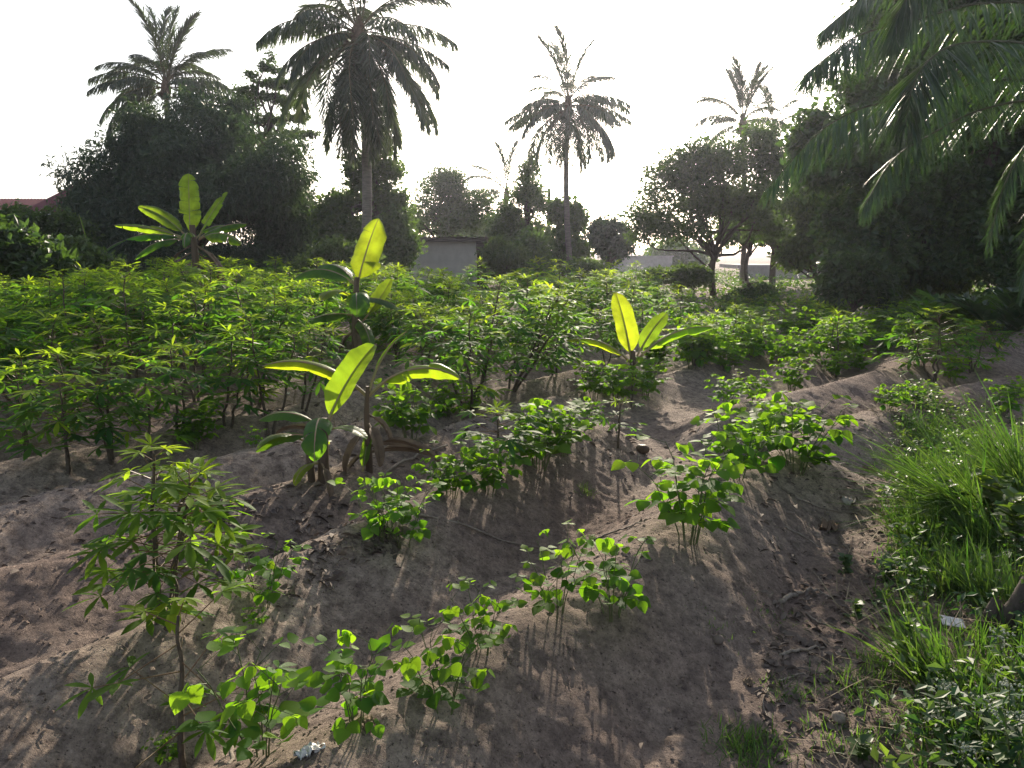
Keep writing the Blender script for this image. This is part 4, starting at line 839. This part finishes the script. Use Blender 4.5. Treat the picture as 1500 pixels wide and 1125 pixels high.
cas(905, 655, 585, 'thin leaved cassava seedling at the blunt end of the second ridge', 517, nst=1, leaf=.09, pet=.12, low=.4)
cas(925, 600, 0 or 545, 'small cassava plant tucked under the low banana plant', 518, nst=1, leaf=.1, pet=.14, low=.4)

TALL = [cassava(600 + k, 1.0, nst=1 + k % 3, lean=.10 + .05 * (k % 4), dens=1.0 + .2 * (k % 3), leaf=.185 + .015 * (k % 3), pet=.22, low=.20 + .05 * (k % 3), tb=.16) for k in range(12)]
LOW = [cassava(640 + k, .7, nst=2 + k % 2, lean=.22, dens=1.5, leaf=.13, pet=.18, low=.2) for k in range(5)]
ZONES = {
    'l': ('leafy cassava plant in the thick stand between the mango tree and the squat banana plant', 'cassava stand before the mango tree'),
    'm': ('leafy cassava plant in the thick stand stretching from the outbuilding to the lone palm', 'cassava stand before the outbuilding'),
    'r': ('knee high cassava plant in low rows between the low banana and flat crowned tree', 'low cassava rows before the flat crowned tree')}
rg = np.random.default_rng(77); cnt = {'l': 0, 'm': 0, 'r': 0}
heroes = [o for o in col.objects if o.parent is None and o.get('category') in ('cassava plant', 'banana plant')]
hp = np.array([[o.location.x, o.location.y] for o in heroes])
cand = []
for k in range(0, 34):
    n = -4.62 - 1.05 * k + 14.7
    s_ = 2.0
    while s_ < 36:
        s_ += rg.uniform(.62, 1.05)
        p = SD * s_ + ND * (n + rg.normal(0, .1)); x, y = p + rg.normal(0, .06, 2)
        if y < 6.0 or y > 25: continue
        if y > 15 and rg.random() < .35: continue
        u, v = proj((x, y, .15))
        if u < -70 or u > 1230: continue
        if u < 470:
            if v > 680 - .12 * max(u, 0) or (u > 240 and v > 600): continue
            z = 'l'; h = rg.uniform(.95, 1.35) if y > 8 else rg.uniform(.8, 1.05)
            if y > 17: h = rg.uniform(1.1, 1.5)
        elif u < 1010:
            if v > 600 - (.0 if u < 700 else (u - 700) * .22): continue
            if u < 620 and v > 545: continue
            z = 'm'; h = rg.uniform(.8, 1.1) if y < 10 else rg.uniform(.95, 1.45)
            if 590 < u < 660 and y > 12: h *= .75
            if u > 850: h *= .82
        else:
            if v > 545 - (u - 1010) * .15 or y > 20: continue
            z = 'r'; h = rg.uniform(.45, .75)
        if len(hp) and np.min(np.hypot(hp[:, 0] - x, hp[:, 1] - y)) < .55: continue
        vt = np.interp(u, [0, 450, 590, 600, 690, 700, 770, 800, 950, 1010, 1230], [400, 400, 395, 416, 416, 402, 398, 402, 408, 440, 450]) + rg.choice([-28, -14, -2, 10, 24, 44])
        zmax = W(u, vt, y)[2] - g1(x, y); h = min(h, max(zmax / 1.12, .35))
        cand.append((y, x, h, z))
rg.shuffle(cand)
cand = sorted(cand[:250])
for y, x, h, z in cand:
    pr = TALL[int(rg.integers(len(TALL)))] if z != 'r' else LOW[int(rg.integers(len(LOW)))]
    plant('cassava_plant', pr, (x, y, g1(x, y)), ZONES[z][0], 'cassava plant', ZONES[z][1], rg.uniform(0, 6.28), h if z != 'r' else h / .7); cnt[z] += 1

# ================================================================== BEANS on the ridges
BE = [bean(700 + k, .42, 5 + k % 2, size=.070, spread=.36, nn=6 - k % 2) for k in range(6)]
BF = [bean(720 + k, .44, 8 + k % 3, size=.078, spread=.42, nn=7) for k in range(5)]
rg = np.random.default_rng(99)
def bn(u, v, vt, label, big=0, sc=1.0, group='bean plants along the ridges'):
    h = hpx(u, v, vt); pr = (BF if big else BE)[int(rg.integers(5))]
    return plant('bean_plant', pr, at(u, v), label, 'bean plant', group, rg.uniform(0, 6.28), h / .46 * sc)
for a in [
    (385, 1108, 940, 'many stemmed bean plant beside the white plastic bag'),
    (525, 1065, 925, 'bean plant between the plastic bag plant and the largest leaved one on the front ridge'),
    (652, 1040, 905, 'bean plant with broad dark hanging leaves on the front ridge', 0),
    (708, 955, 850, 'bean plant with cupped bright leaves just behind the broad leaved one on the front ridge'),
    (815, 898, 785, 'upright bean plant in the middle of the front ridge, round leaved'),
    (897, 902, 780, 'thin stemmed bean plant with a flat leafy top on the front ridge crest'),
    (1010, 790, 650, 'lush tall bean bush on the crest of the front ridge', 1),
    (1078, 700, 590, 'bean plant at the near end of the leafy cluster ending the front ridge', 1),
    (1165, 692, 570, 'bean plant with dark drooping lower leaves at the end of the front ridge', 1),
    (1128, 655, 575, 'bean plant at the back of the leafy cluster ending the front ridge', 1),
    (1110, 675, 590, 'bean plant in the middle of the leafy cluster ending the front ridge', 0),
    (385, 885, 780, 'thin bean plant with raised leaves between the big cassava and the second ridge crest'),
    (375, 920, 885, 'flat low bean seedling below the big bushy cassava'),
    (560, 790, 690, 'bean plant in front of the two banana stems', 0),
    (590, 800, 695, 'bean plant with square bright leaves in front of the dry banana leaves', 0),
    (662, 728, 650, 'bean plant at the start of the leafy row beyond the banana stems', 1),
    (718, 722, 640, 'bean plant just before the small yellowish cassava', 1),
    (790, 685, 580, 'big leaved bean bush beside the small yellowish cassava', 1),
    (825, 665, 590, 'bean bush near the blunt end of the second ridge', 1),
    (868, 628, 575, 'last bean plant at the blunt end of the second ridge', 0),
    (600, 645, 560, 'bean bush just behind the thin stemmed banana', 1),
    (580, 625, 570, 'bean bush filling the gap behind the two banana stems', 1),
    (655, 612, 562, 'bean bush below the drooping tip of the arching banana leaf', 1),
    (690, 605, 560, 'bean bush beyond the drooping tip of the arching banana leaf', 1),
    (870, 585, 525, 'bean bush at the foot of the low banana, nearer the lone palm', 1),
    (945, 580, 520, 'bean bush growing round the stem of the low banana', 1),
    (905, 590, 530, 'bean bush in front of the low banana', 1),
    (285, 655, 595, 'bean plant between the dense cassava stand and the big bushy cassava', 1),
    (300, 640, 590, 'small bean plant under the leggy paired stem cassava', 0),
    (372, 655, 625, 'bean seedling standing alone on the bare soil behind the big bushy cassava', 0),
    (1065, 595, 550, 'bean plant on the small dark mound beside the front ridge', 1),
    (1105, 588, 540, 'bean plant on the first sandy hump beyond the cross path', 1),
    (1160, 572, 520, 'tall bean plant on the second sandy hump beyond the cross path', 1),
    (1222, 552, 512, 'bean plant on the crest of the far sandy ridge', 1),
    (1255, 545, 508, 'bean plant further along the crest of the far sandy ridge', 1),
    (1300, 602, 560, 'bean plant on the tip of the nearer sandy ridge', 1),
    (1330, 592, 555, 'bean plant one step behind the tip of the nearer sandy ridge', 1),
    (1395, 560, 520, 'bean plant below the twin stemmed cassava', 1),
    (1350, 535, 495, 'bean plant behind the twin stemmed cassava', 1),
    (1290, 520, 480, 'bean plant behind the far sandy ridge', 1),
    (1470, 610, 560, 'bean plant behind the taller grass tussock', 1),
    (1490, 585, 550, 'bean plant in the shade behind the grass at the frame edge', 1),
    (245, 1120, 1075, 'low bean plant with cupped leaves at the foot of the sparse cassava', 0)]:
    bn(*a)
k = 0
for j in range(400):
    u, v = rg.uniform(960, 1330), rg.uniform(468, 545)
    if v > 560 - (u - 960) * .10 or k >= 46: continue
    p = G(u, v); k += 1
    plant('bean_plant', BF[int(rg.integers(5))], p, 'leafy bean bush in the far rows between the sandy ridges and the flat crowned tree', 'bean plant', 'far bean rows', rg.uniform(0, 6), rg.uniform(.8, 1.35))

# ================================================================== GROUND COVER (uncountable)
rg = np.random.default_rng(5); mb = MB()
n = 11000; y = 8.5 + 52 * rg.random(n) ** .9; x = rg.uniform(-.85, .62, n) * (y + 2); u_, v_ = [], []
hn = fbm(x * .5, y * .5, 3, 3)
keep = (rg.random(n) < .55 + .9 * hn) & ~((y < 11) & (x > 2.0)) & ~((y < 10.0) & (x > -.4))
x, y = x[keep], y[keep]; n = len(x); hgt = rg.uniform(.05, .35, n) * np.clip(y / 14, .5, 1.3); per = 12
base = np.repeat(np.stack([x, y, gh(x, y) + hgt * .4], -1), per, 0) + rg.normal(0, 1, (n * per, 3)) * np.repeat(np.stack([hgt * .8 + .08, hgt * .8 + .08, hgt * .45], -1), per, 0)
d = norm(rg.normal(0, 1, (n * per, 3)) * (1, 1, .5)); s = rg.uniform(.05, .10, n * per) * np.repeat(np.clip(y / 11, .8, 2.0), per)
mb.inst(LEAF_OVAL, basis(d, roll=rg.normal(0, .5, n * per)) * s[:, None, None], base, np.clip(np.repeat(rg.normal(.4, .2, n), per) + rg.normal(0, .1, n * per), 0, 1), 0, False)
tag(mb.obj('ground_cover', [M['weed']]), 'low green weeds and creeping crops covering the far field', 'ground cover', kind='stuff')

BLADE = strip([0, .25, .5, .75, 1], [.8, 1, .85, .5, .05], .3, .0)
def blades(mb, base, d, L, wd, tint, curve):
    n = len(base); tpl = (BLADE[0].copy(), BLADE[1]); V = tpl[0]
    B = basis(d, roll=np.random.default_rng(1).normal(0, .5, n))
    t = V[:, 0]
    A = base[:, None] + B[:, None, :, 0] * (t[None] * L[:, None])[..., None] + B[:, None, :, 1] * (V[None, :, 1] * wd[:, None])[..., None] + B[:, None, :, 2] * (V[None, :, 2] * wd[:, None])[..., None]
    A[:, :, 2] -= curve[:, None] * L[:, None] * t[None] ** 2.2
    k = len(V); F = (BLADE[1][None] + (np.arange(n) * k)[:, None, None]).reshape(-1, 4)
    mb.add(A.reshape(-1, 3), F, np.repeat(tint, k), 0)
def xb(y): return .12 + .5 * y
n = 24000; y = 1.5 + 4.7 * rg.random(n) ** 1.2; x = xb(y) + rg.gamma(1.6, .55, n) - .05 + .22 * fbm(y * 2.2, y * 0 + 3, 3, 8)
dn = fbm(x * 2.5, y * 2.5, 3, 15); keep = (rg.random(n) < np.clip(.62 + 1.3 * dn, 0.04, 1)) & (x < 5)
x, y = x[keep], y[keep]; n = len(x); a = rg.uniform(0, 2 * pi, n); e = R(1) * rg.normal(62, 16, n)
L = rg.uniform(.05, .19, n) * (1 + .9 * np.clip(dn[keep] * 2, 0, 1)) * np.clip((x - xb(y)) / .35 + .35, .35, 1)
mb = MB(); blades(mb, np.stack([x, y, gh(x, y) - .01], -1), np.stack([np.cos(a) * np.cos(e), np.sin(a) * np.cos(e), np.sin(e)], -1), L, rg.uniform(.0018, .0042, n), np.clip(rg.normal(.35, .25, n), 0, 1), rg.uniform(.05, .5, n))
# tufts on the bare path
for u, v, c, l_, rad in [(1090, 1092, 220, .08, .06), (1110, 1105, 160, .06, .06), (1155, 1012, 140, .05, .05), (1250, 1010, 160, .09, .06), (1300, 985, 160, .09, .06), (1275, 1095, 130, .08, .07), (858, 722, 70, .07, .03), (1340, 1060, 160, .10, .07), (1210, 1080, 80, .05, .05), (1135, 905, 60, .035, .07), (1060, 930, 40, .03, .06)]:
    p = G(u, v); q = p[None, :2] + rg.normal(0, rad, (c, 2)); a = rg.uniform(0, 2 * pi, c); e = R(1) * rg.normal(55, 18, c)
    blades(mb, np.stack([q[:, 0], q[:, 1], gh(q[:, 0], q[:, 1]) - .005], -1), np.stack([np.cos(a) * np.cos(e), np.sin(a) * np.cos(e), np.sin(e)], -1), l_ * rg.uniform(.5, 1.3, c), rg.uniform(.0012, .0024, c), np.clip(rg.normal(.35 if u != 858 else .9, .2, c), 0, 1), rg.uniform(.05, .4, c))
tag(mb.obj('grass', [M['grass']]), 'short green grass along the edge of the bare path', 'grass', kind='stuff')
# straw: dead blades lying in and beside the grass
mb = MB(); n = 2600; y = 1.6 + 5.6 * rg.random(n) ** 1.1; x = xb(y) + rg.gamma(1.7, .4, n) - .28; a = rg.uniform(0, 2 * pi, n); e = R(1) * rg.normal(14, 16, n)
blades(mb, np.stack([x, y, gh(x, y) + .004], -1), np.stack([np.cos(a) * np.cos(e), np.sin(a) * np.cos(e), np.sin(e)], -1), rg.uniform(.05, .28, n), rg.uniform(.001, .0034, n), np.full(n, .5), rg.uniform(.0, .25, n))
n = 500; y = 5.5 + 4.5 * rg.random(n); x = rg.uniform(-.42, -.06, n) * y; a = rg.uniform(0, 2 * pi, n); e = R(1) * rg.normal(35, 25, n)
blades(mb, np.stack([x, y, gh(x, y) + .004], -1), np.stack([np.cos(a) * np.cos(e), np.sin(a) * np.cos(e), np.sin(e)], -1), rg.uniform(.08, .35, n), rg.uniform(.001, .003, n), np.full(n, .5), rg.uniform(.0, .35, n))
tag(mb.obj('dry_grass', [M['straw']]), 'dead straw coloured grass blades lying about', 'dry grass', kind='stuff')
# small broad leaved weeds in the grass
mb = MB(); n = 1500; y = 1.7 + 5.3 * rg.random(n) ** 1.1; x = xb(y) + rg.gamma(1.5, .5, n) - .02; keep = rg.random(n) < np.clip(.5 + 1.5 * fbm(x * 1.8, y * 1.8, 3, 25), 0, 1); x, y = x[keep], y[keep]; n = len(x); per = 11
hgt = rg.uniform(.05, .26, n); base = np.repeat(np.stack([x, y, gh(x, y)], -1), per, 0); fr = rg.random(n * per)
base = base + np.stack([rg.normal(0, .035, n * per), rg.normal(0, .035, n * per), fr * np.repeat(hgt, per)], -1)
a = rg.uniform(0, 2 * pi, n * per); e = rg.normal(.1, .35, n * per)
mb.inst((LEAF_OVAL[0] * (1, .9, 1), LEAF_OVAL[1]), basis(np.stack([np.cos(a) * np.cos(e), np.sin(a) * np.cos(e), np.sin(e)], -1), roll=rg.normal(0, .4, n * per)) * rg.uniform(.02, .062, n * per)[:, None, None], base, np.clip(np.repeat(rg.normal(.4, .25, n), per), 0, 1), 0, False)
tag(mb.obj('weed_cover', [M['weed']]), 'small leafy weeds growing through the grass beside the path', 'weeds', kind='stuff')
# tall grass tussocks
for k, (u, v, L0, lean_az, lean, c, lb) in enumerate([
    (1435, 760, 1.05, 165, .95, 260, 'tall grass tussock with blades sweeping over the path'), (1510, 735, .95, 125, .45, 240, 'upright tall grass tussock at the frame edge behind the sweeping tussock'),
    (1345, 800, .42, 150, .35, 130, 'shorter bright grass tussock at the path edge below the sweeping tussock'), (1375, 1000, .40, 150, .5, 130, 'grass tussock with one yellow blade below the pale card'),
    (1460, 885, .36, 120, .3, 110, 'grass tussock beside the old stump'), (1400, 870, .34, 90, .2, 110, 'grass tussock just behind the pale card'), (1450, 800, .4, 140, .4, 120, 'grass tussock among yellowing leaves under the sweeping tussock')]):
    p = G(u, v); rr = np.random.default_rng(800 + k); mb = MB(); q = rr.normal(0, .055, (c, 2))
    a = R(lean_az) + rr.normal(0, 1.0 - .5 * lean, c); e = np.clip(R(1) * rr.normal(74 - 38 * lean, 13, c), .1, 1.5)
    blades(mb, np.stack([q[:, 0], q[:, 1], np.full(c, -.02)], -1), np.stack([np.cos(a) * np.cos(e), np.sin(a) * np.cos(e), np.sin(e)], -1), L0 * rr.uniform(.45, 1.1, c), rr.uniform(.003, .0062, c), np.clip(rr.normal(.4, .22, c), 0, 1), rr.uniform(.05, .35, c))
    o = mb.obj('grass_tussock', [M['grass']], None, p); tag(o, lb, 'grass tussock', 'tall grass tussocks beside the path')
# white flowered weeds and leafy weeds
def weed(name, label, u, v, h, ns, leafL, tpl, mat, tint, fl, seed, group=None, cat='weed'):
    p = G(u, v); t = thing(name, p, label, cat, group); rr = np.random.default_rng(seed); st = MB(); fo = MB(); hd = MB(); B, D, T_ = [], [], []
    for q in range(ns):
        a = rr.uniform(0, 6.28); ln = rr.uniform(.05, .4); hh = h * rr.uniform(.65, 1.05); P = np.array([(0.02 * cos(a), .02 * sin(a), -.03), (ln * .4 * hh * cos(a), ln * .4 * hh * sin(a), hh * .5), (ln * hh * cos(a), ln * hh * sin(a), hh)])
        C_ = catmull(P, 10); tube(st, C_, np.linspace(.0032, .0016, 10), 5)
        for j in range(int(16 * (h / .3) ** .5)):
            f = rr.uniform(.12, 1); i0 = min(int(f * 9), 8); b = C_[i0] + (C_[i0 + 1] - C_[i0]) * (f * 9 - i0); az = rr.uniform(0, 6.28); e = rr.normal(.35, .3); B.append(b); D.append((cos(az) * cos(e), sin(az) * cos(e), sin(e))); T_.append(np.clip(rr.normal(tint, .15), 0, 1))
        if fl and q % 2 == 0:
            m_ = 15; th = rr.normal(0, 1, (m_, 3)) * (.018, .018, .006) + C_[-1] + (0, 0, .008); oc = (np.array([(1, 0, 0), (0, 1, 0), (-1, 0, 0), (0, -1, 0), (0, 0, 1), (0, 0, -1)], float), np.array([(0, 1, 4), (1, 2, 4), (2, 3, 4), (3, 0, 4), (1, 0, 5), (2, 1, 5), (3, 2, 5), (0, 3, 5)]))
            hd = MB(); hd.inst(oc, np.repeat(np.eye(3)[None] * .0048, m_, 0), th, .5); hd.obj('flower_head', [M['flower']], t)
    st.obj('stem', [M['bean_stem']], t)
    B, D = np.array(B), np.array(D); fo.inst(tpl, basis(D, roll=rr.normal(0, .3, len(D))) * (leafL * rr.uniform(.6, 1.2, len(D)))[:, None, None], B, np.array(T_)); fo.obj('foliage', [M[mat]], t)
NAR = strip([0, .3, .65, 1], [.03, .13, .10, .004], .25, .25)
WF = 'white flowered weeds beside the path'
for k, (u, v, h, ns, lb) in enumerate([(1378, 1085, .22, 3, 'pale leaved weed with one small white flower head below the grass tussock'), (1425, 1098, .22, 3, 'pale leaved weed with two white flower heads between the tussock and the frame edge'),
    (1470, 1110, .30, 4, 'tallest white flowered weed at the frame corner'), (1462, 1000, .22, 3, 'white flowered weed growing in front of the old stump'), (1395, 1150, .18, 4, 'pale narrow leaved weed cut by the bottom frame edge'), (1480, 1160, .24, 4, 'white flowered weed cut by the frame corner'), (1500, 1050, .26, 4, 'white flowered weed behind the tallest one at the frame corner')]):
    weed('flowering_weed', lb, u, v, h, ns, .060, NAR, 'weed', .15, True, 850 + k, WF)
for k, (u, v, h, ns, lf, tn, lb) in enumerate([(1390, 775, .30, 5, .075, .5, 'broad leaved weed with yellowing leaves below the sweeping tussock'), (1445, 770, .36, 6, .08, .8, 'yellow leaved shrubby weed at the foot of the upright tussock'), (1480, 815, .34, 6, .08, .65, 'tall woody weed with sparse leaves at the frame edge'),
    (1335, 735, .22, 4, .07, .6, 'leafy weed at the edge of the path under the sweeping blades'), (1255, 905, .07, 4, .045, .5, 'flat green weed alone on the bare path'), (1300, 850, .12, 5, .045, .35, 'small weed where the grass meets the path'), (1262, 1112, .07, 4, .05, .55, 'round leaved weed on the path near the bottom frame edge'), (1240, 800 + 40, .09, 4, .04, .4, 'small weed creeping from the grass onto the path'),
    (1320, 960, .16, 4, .05, .4, 'leafy weed beside the brown husks at the grass edge'), (1440, 690, .3, 5, .07, .3, 'dark weed between the two tall grass tussocks')]):
    weed('leafy_weed', lb, u, v, h, ns, lf, LEAFLET_LO, 'weed', tn, False, 880 + k, 'leafy weeds along the path')

# ================================================================== SMALL THINGS ON THE SOIL
def stick(pts, r, label, name='stick', mat='stick'):
    P = np.array([G(u, v) + (0, 0, dz) for u, v, dz in pts]); o0 = P[0].copy(); mb = MB(); rr = np.random.default_rng(int(pts[0][0]))
    C_ = catmull(P - o0, 14); C_ += rr.normal(0, r * .35, C_.shape); tube(mb, C_, np.linspace(r, r * .55, 14), 7)
    o = mb.obj(name, [M[mat]], None, o0); tag(o, label, 'stick')
stick([(612, 756, .01), (680, 772, .012), (740, 795, .01), (795, 806, .012)], .007, 'long thin curved stick lying across the furrow between the first two ridges')
stick([(1142, 884, .012), (1168, 874, .016), (1195, 866, .016)], .013, 'thick short dead branch lying on the bare path')
stick([(1180, 900, .008), (1200, 915, .01), (1228, 922, .008)], .005, 'thin crooked twig below the thick dead branch on the path')
stick([(1165, 730, .008), (1200, 745, .012), (1232, 752, .008)], .007, 'bleached stick on the path above the crumpled brown leaf')
stick([(1140, 1000, .006), (1172, 990, .008), (1190, 996, .006)], .004, 'short dry stalk next to the pale straw on the path')
stick([(1195, 866, .01), (1218, 878, .008)], .005, 'thin twig at the tip of the thick dead branch')
stick([(1142, 962, .01), (1170, 956, .012), (1206, 950, .01)], .008, 'dry stalk on the path below the thick dead branch')
stick([(1150, 775, .01), (1180, 790, .012), (1200, 805, .01)], .006, 'thin stick beside the crumpled brown leaf')
stick([(1185, 690, .01), (1240, 682, .012), (1300, 680, .012)], .008, 'straight dead stick pointing into the grass')
stick([(870, 793, .008), (905, 780, .012), (938, 768, .008)], .006, 'slim stick at the foot of the lush tall bean bush')
stick([(1122, 1012, .004), (1118, 1035, .006), (1124, 1052, .004)], .003, 'pale straw standing out on the bare path')
stick([(338, 1120, -.01), (342, 1105, .04), (352, 1090, .09)], .008, 'stub of cut stem poking out of the front ridge', 'cut_stem')
stick([(560, 700, .02), (610, 675, .04), (655, 655, .02)], .012, 'dead stalk leaning from the thin stemmed banana onto the soil')
stick([(1410, 905, .01), (1380, 855, .02), (1350, 830, .05)], .005, 'thin dark twig in the grass by the pale card')
stick([(1060, 690, .01), (1030, 700, .006)], .004, 'short twig at the edge of the leafy cluster')
# old stump
p = G(1470, 925); mb = MB(); tube(mb, [(-.03, 0, -.08), (0, 0, .03), (.05, .0, .13), (.10, .02, .22)], [.05, .045, .036, .032], 10); tube(mb, [(-.05, .02, -.05), (-.04, .03, .06), (-.01, .05, .12)], [.035, .03, .02], 9); tag(mb.obj('stump', [M['bark']], None, p), 'broken leaning stump half hidden in the grass at the frame edge', 'stump')
# crumpled brown leaf, husks
def crumple(name, u, v, s, label, mat, cat, seed, flat=.45, dz=.0):
    rr = np.random.default_rng(seed); p = G(u, v); n = 15; X_, Y_ = np.meshgrid(np.linspace(-1, 1, n), np.linspace(-1, 1, n))
    Rr = np.hypot(X_, Y_); X2 = X_ * s * (1 - .25 * Y_ ** 2) + s * .25 * fbm(X_ * 1.3 + seed, Y_ * 1.3, 3, seed); Y2 = Y_ * s * .6 * (1 - .25 * X_ ** 2) + s * .25 * fbm(X_ * 1.3, Y_ * 1.3 + seed, 3, seed + 2)
    Z2 = s * flat * (abs(fbm(X_ * 1.9 + seed, Y_ * 1.9, 4, seed + 5)) * 1.8 + .25 * (1 - Rr ** 2)) + dz
    i = (np.arange(n - 1)[:, None] * n + np.arange(n - 1)[None]).ravel(); mb = MB(); top = np.stack([X2, Y2, Z2], -1).reshape(-1, 3); F = np.stack([i, i + 1, i + n + 1, i + n], -1)
    mb.add(top, F); mb.add(top - (0, 0, .003), F[:, ::-1]); o = mb.obj(name, [M[mat]], None, p); o.rotation_euler = (0, 0, rr.uniform(0, 6)); tag(o, label, cat)
crumple('plastic_bag', 455, 1102, .042, 'crumpled white plastic bag by the many stemmed bean plant', 'plastic', 'plastic bag', 3, .6)
crumple('plastic_scrap', 655, 902, .030, 'pale scrap of plastic half buried in the furrow', 'plastic', 'litter', 5, .4)
crumple('plastic_scrap', 420, 577, .035, 'tiny white plastic scrap on the soil beyond the squat banana', 'plastic', 'litter', 6, .5)
crumple('dry_leaf_litter', 1212, 775, .075, 'crumpled brown dead leaf on the path beside the grass', 'dry_leaf', 'dead leaf', 7, .7)
crumple('dry_leaf_litter', 1240, 735, .06, 'pale curled dead leaf on the path above the crumpled brown one', 'rubble', 'dead leaf', 8, .6)
crumple('dry_leaf_litter', 1225, 1045, .045, 'grey dead leaf curled on the path near the bottom frame edge', 'litter', 'dead leaf', 9, .8)
crumple('dry_leaf_litter', 1185, 945, .05, 'dark dead leaf beside the dry stalk on the path', 'litter', 'dead leaf', 10, .6)
crumple('dry_leaf_litter', 1305, 900, .05, 'brown dead leaf at the edge of the grass', 'dry_leaf', 'dead leaf', 11, .6)
crumple('dry_leaf_litter', 1095, 1000, .03, 'small dry leaf on the slope of the front ridge', 'dry_leaf', 'dead leaf', 12, .6)
crumple('dry_leaf_litter', 1275, 690, .07, 'reddish dead leaf lying at the tip of the straight stick', 'dry_leaf', 'dead leaf', 13, .5)
crumple('dry_leaf_litter', 540, 1062, .035, 'folded dry leaf on the front ridge beside the bean stems', 'dry_leaf', 'dead leaf', 14, .5)
p = G(1394, 921); mb = MB(); box(mb, -.045, .045, -.03, .03, .0, .004); o = mb.obj('card', [M['plastic']], None, p + (0, 0, .03)); o.rotation_euler = (.25, .1, -.25); tag(o, 'small pale card lying in the grass', 'card')
def husk(name, u, v, s, label, mat, seed, sq=.8):
    rr = np.random.default_rng(seed); th = np.linspace(-pi / 2, pi / 2, 9); mb = MB(); P = np.stack([np.zeros(9), np.zeros(9), s * sq * np.sin(th) + s * sq * .7], -1); tube(mb, P, .001 + s * np.cos(th), 12); V = mb.V[0]; mb.V[0] = V * (1 + .25 * fbm(V[:, 0] / s * 1.5 + seed, V[:, 1] / s * 1.5 + V[:, 2] / s, 3, seed))[:, None]; o = mb.obj(name, [M[mat]], None, G(u, v)); tag(o, label, 'husk' if 'husk' in name else 'clod')
husk('coconut_husk', 941, 663, .05, 'dark coconut husk lying on the cross path', 'banana_stem', 1)
husk('coconut_husk', 1228, 1058, .024, 'brownish husk on the path near the bottom frame edge', 'stick', 2, 1.0)
husk('soil_clod', 1052, 942, .022, 'grey clod of earth on the slope of the front ridge', 'litter', 3)
husk('coconut_husk', 1285, 1005, .018, 'small reddish husk at the grass edge', 'dry_leaf', 4)
stick([(936, 670, .005), (931, 690, .004)], .007, 'pale stub lying by the coconut husk')
stick([(948, 672, .005), (962, 684, .004)], .006, 'dark stub lying by the coconut husk')
# leaf litter and clods (uncountable)
rg = np.random.default_rng(15); mb = MB(); U, Vv, S_ = [], [], []
for (u0, u1, v0, v1, c, s) in [(300, 590, 735, 850, 620, .028), (0, 320, 700, 850, 200, .024), (1110, 1320, 690, 1120, 800, .024), (850, 1200, 610, 700, 160, .026), (380, 640, 600, 700, 200, .03), (640, 900, 560, 690, 150, .03), (60, 1100, 820, 1120, 120, .014), (1230, 1460, 590, 680, 80, .025), (820, 960, 690, 860, 60, .02), (0, 700, 540, 640, 260, .04)]:
    for q in range(c):
        U.append(rg.uniform(u0, u1)); Vv.append(rg.uniform(v0, v1)); S_.append(s * rg.uniform(.4, 1.5))
U, Vv, S_ = map(np.array, (U, Vv, S_)); D_ = np.array([ray(a, b) for a, b in zip(U, Vv)]); t_ = -(CZ - .05) / D_[:, 2]
P = np.array([0, 0, CZ]) + D_ * t_[:, None]; 
for _ in range(4): P = np.array([0, 0, CZ]) + D_ * ((gh(P[:, 0], P[:, 1]) - CZ) / D_[:, 2])[:, None]
P[:, 2] = gh(P[:, 0], P[:, 1]) + .004
a = rg.uniform(0, 6.28, len(P)); DD = np.stack([np.cos(a), np.sin(a), rg.normal(.05, .25, len(P))], -1)
CURL = strip([0, .25, .5, .75, 1], [.05, .20, .24, .18, .02], .7, .25)
mb.inst(CURL, basis(DD, roll=rg.normal(0, .7, len(P))) * S_[:, None, None] * 1.6, P, .5)
tag(mb.obj('leaf_litter', [M['litter']]), 'scattered dry leaf fragments on the soil', 'leaf litter', kind='stuff')
mb = MB(); n = 9000; y = 1.7 + 7 * rg.random(n) ** 1.5; x = rg.uniform(-.75, .72, n) * (y + .4); s = np.exp(rg.normal(-5.35, .55, n)); s = np.clip(s, .0015, .02)
V = np.array([(1, 0, 0), (0, 1, 0), (-1, 0, 0), (0, -1, 0), (0, 0, .8), (.6, .6, .4), (-.6, .5, .5), (.2, -.7, .5)], float); Fo = np.array([(0, 5, 4), (5, 1, 4), (1, 6, 4), (6, 2, 4), (2, 3, 4), (3, 7, 4), (7, 0, 4), (0, 1, 5), (1, 2, 6), (3, 0, 7)])
m = basis(np.stack([np.cos(a := rg.uniform(0, 6.28, n)), np.sin(a), rg.normal(0, .2, n)], -1)) * s[:, None, None]
mb.inst((V, Fo), m, np.stack([x, y, gh(x, y) - s * .15], -1), .5, 0, False)
tag(mb.obj('soil_crumbs', [M['clod']]), 'small crumbs and clods of sandy soil', 'clods', kind='stuff')
print('cassava', cnt, 'objects', len(col.objects))

# ================================================================== HAZE: one box of pale air
mb = MB(); box(mb, -390, 390, -79, 480, -2.0, 30)
m, t, out = nodes('haze'); pv = t.nodes.new('ShaderNodeVolumePrincipled'); pv.inputs['Color'].default_value = (.80, .82, 1, 1); pv.inputs['Density'].default_value = 0.00045; pv.inputs['Anisotropy'].default_value = 0.72
t.links.new(pv.outputs[0], out.inputs['Volume'])
tag(mb.obj('haze', [m]), 'pale sunlit haze hanging over the field', 'haze', kind='stuff')
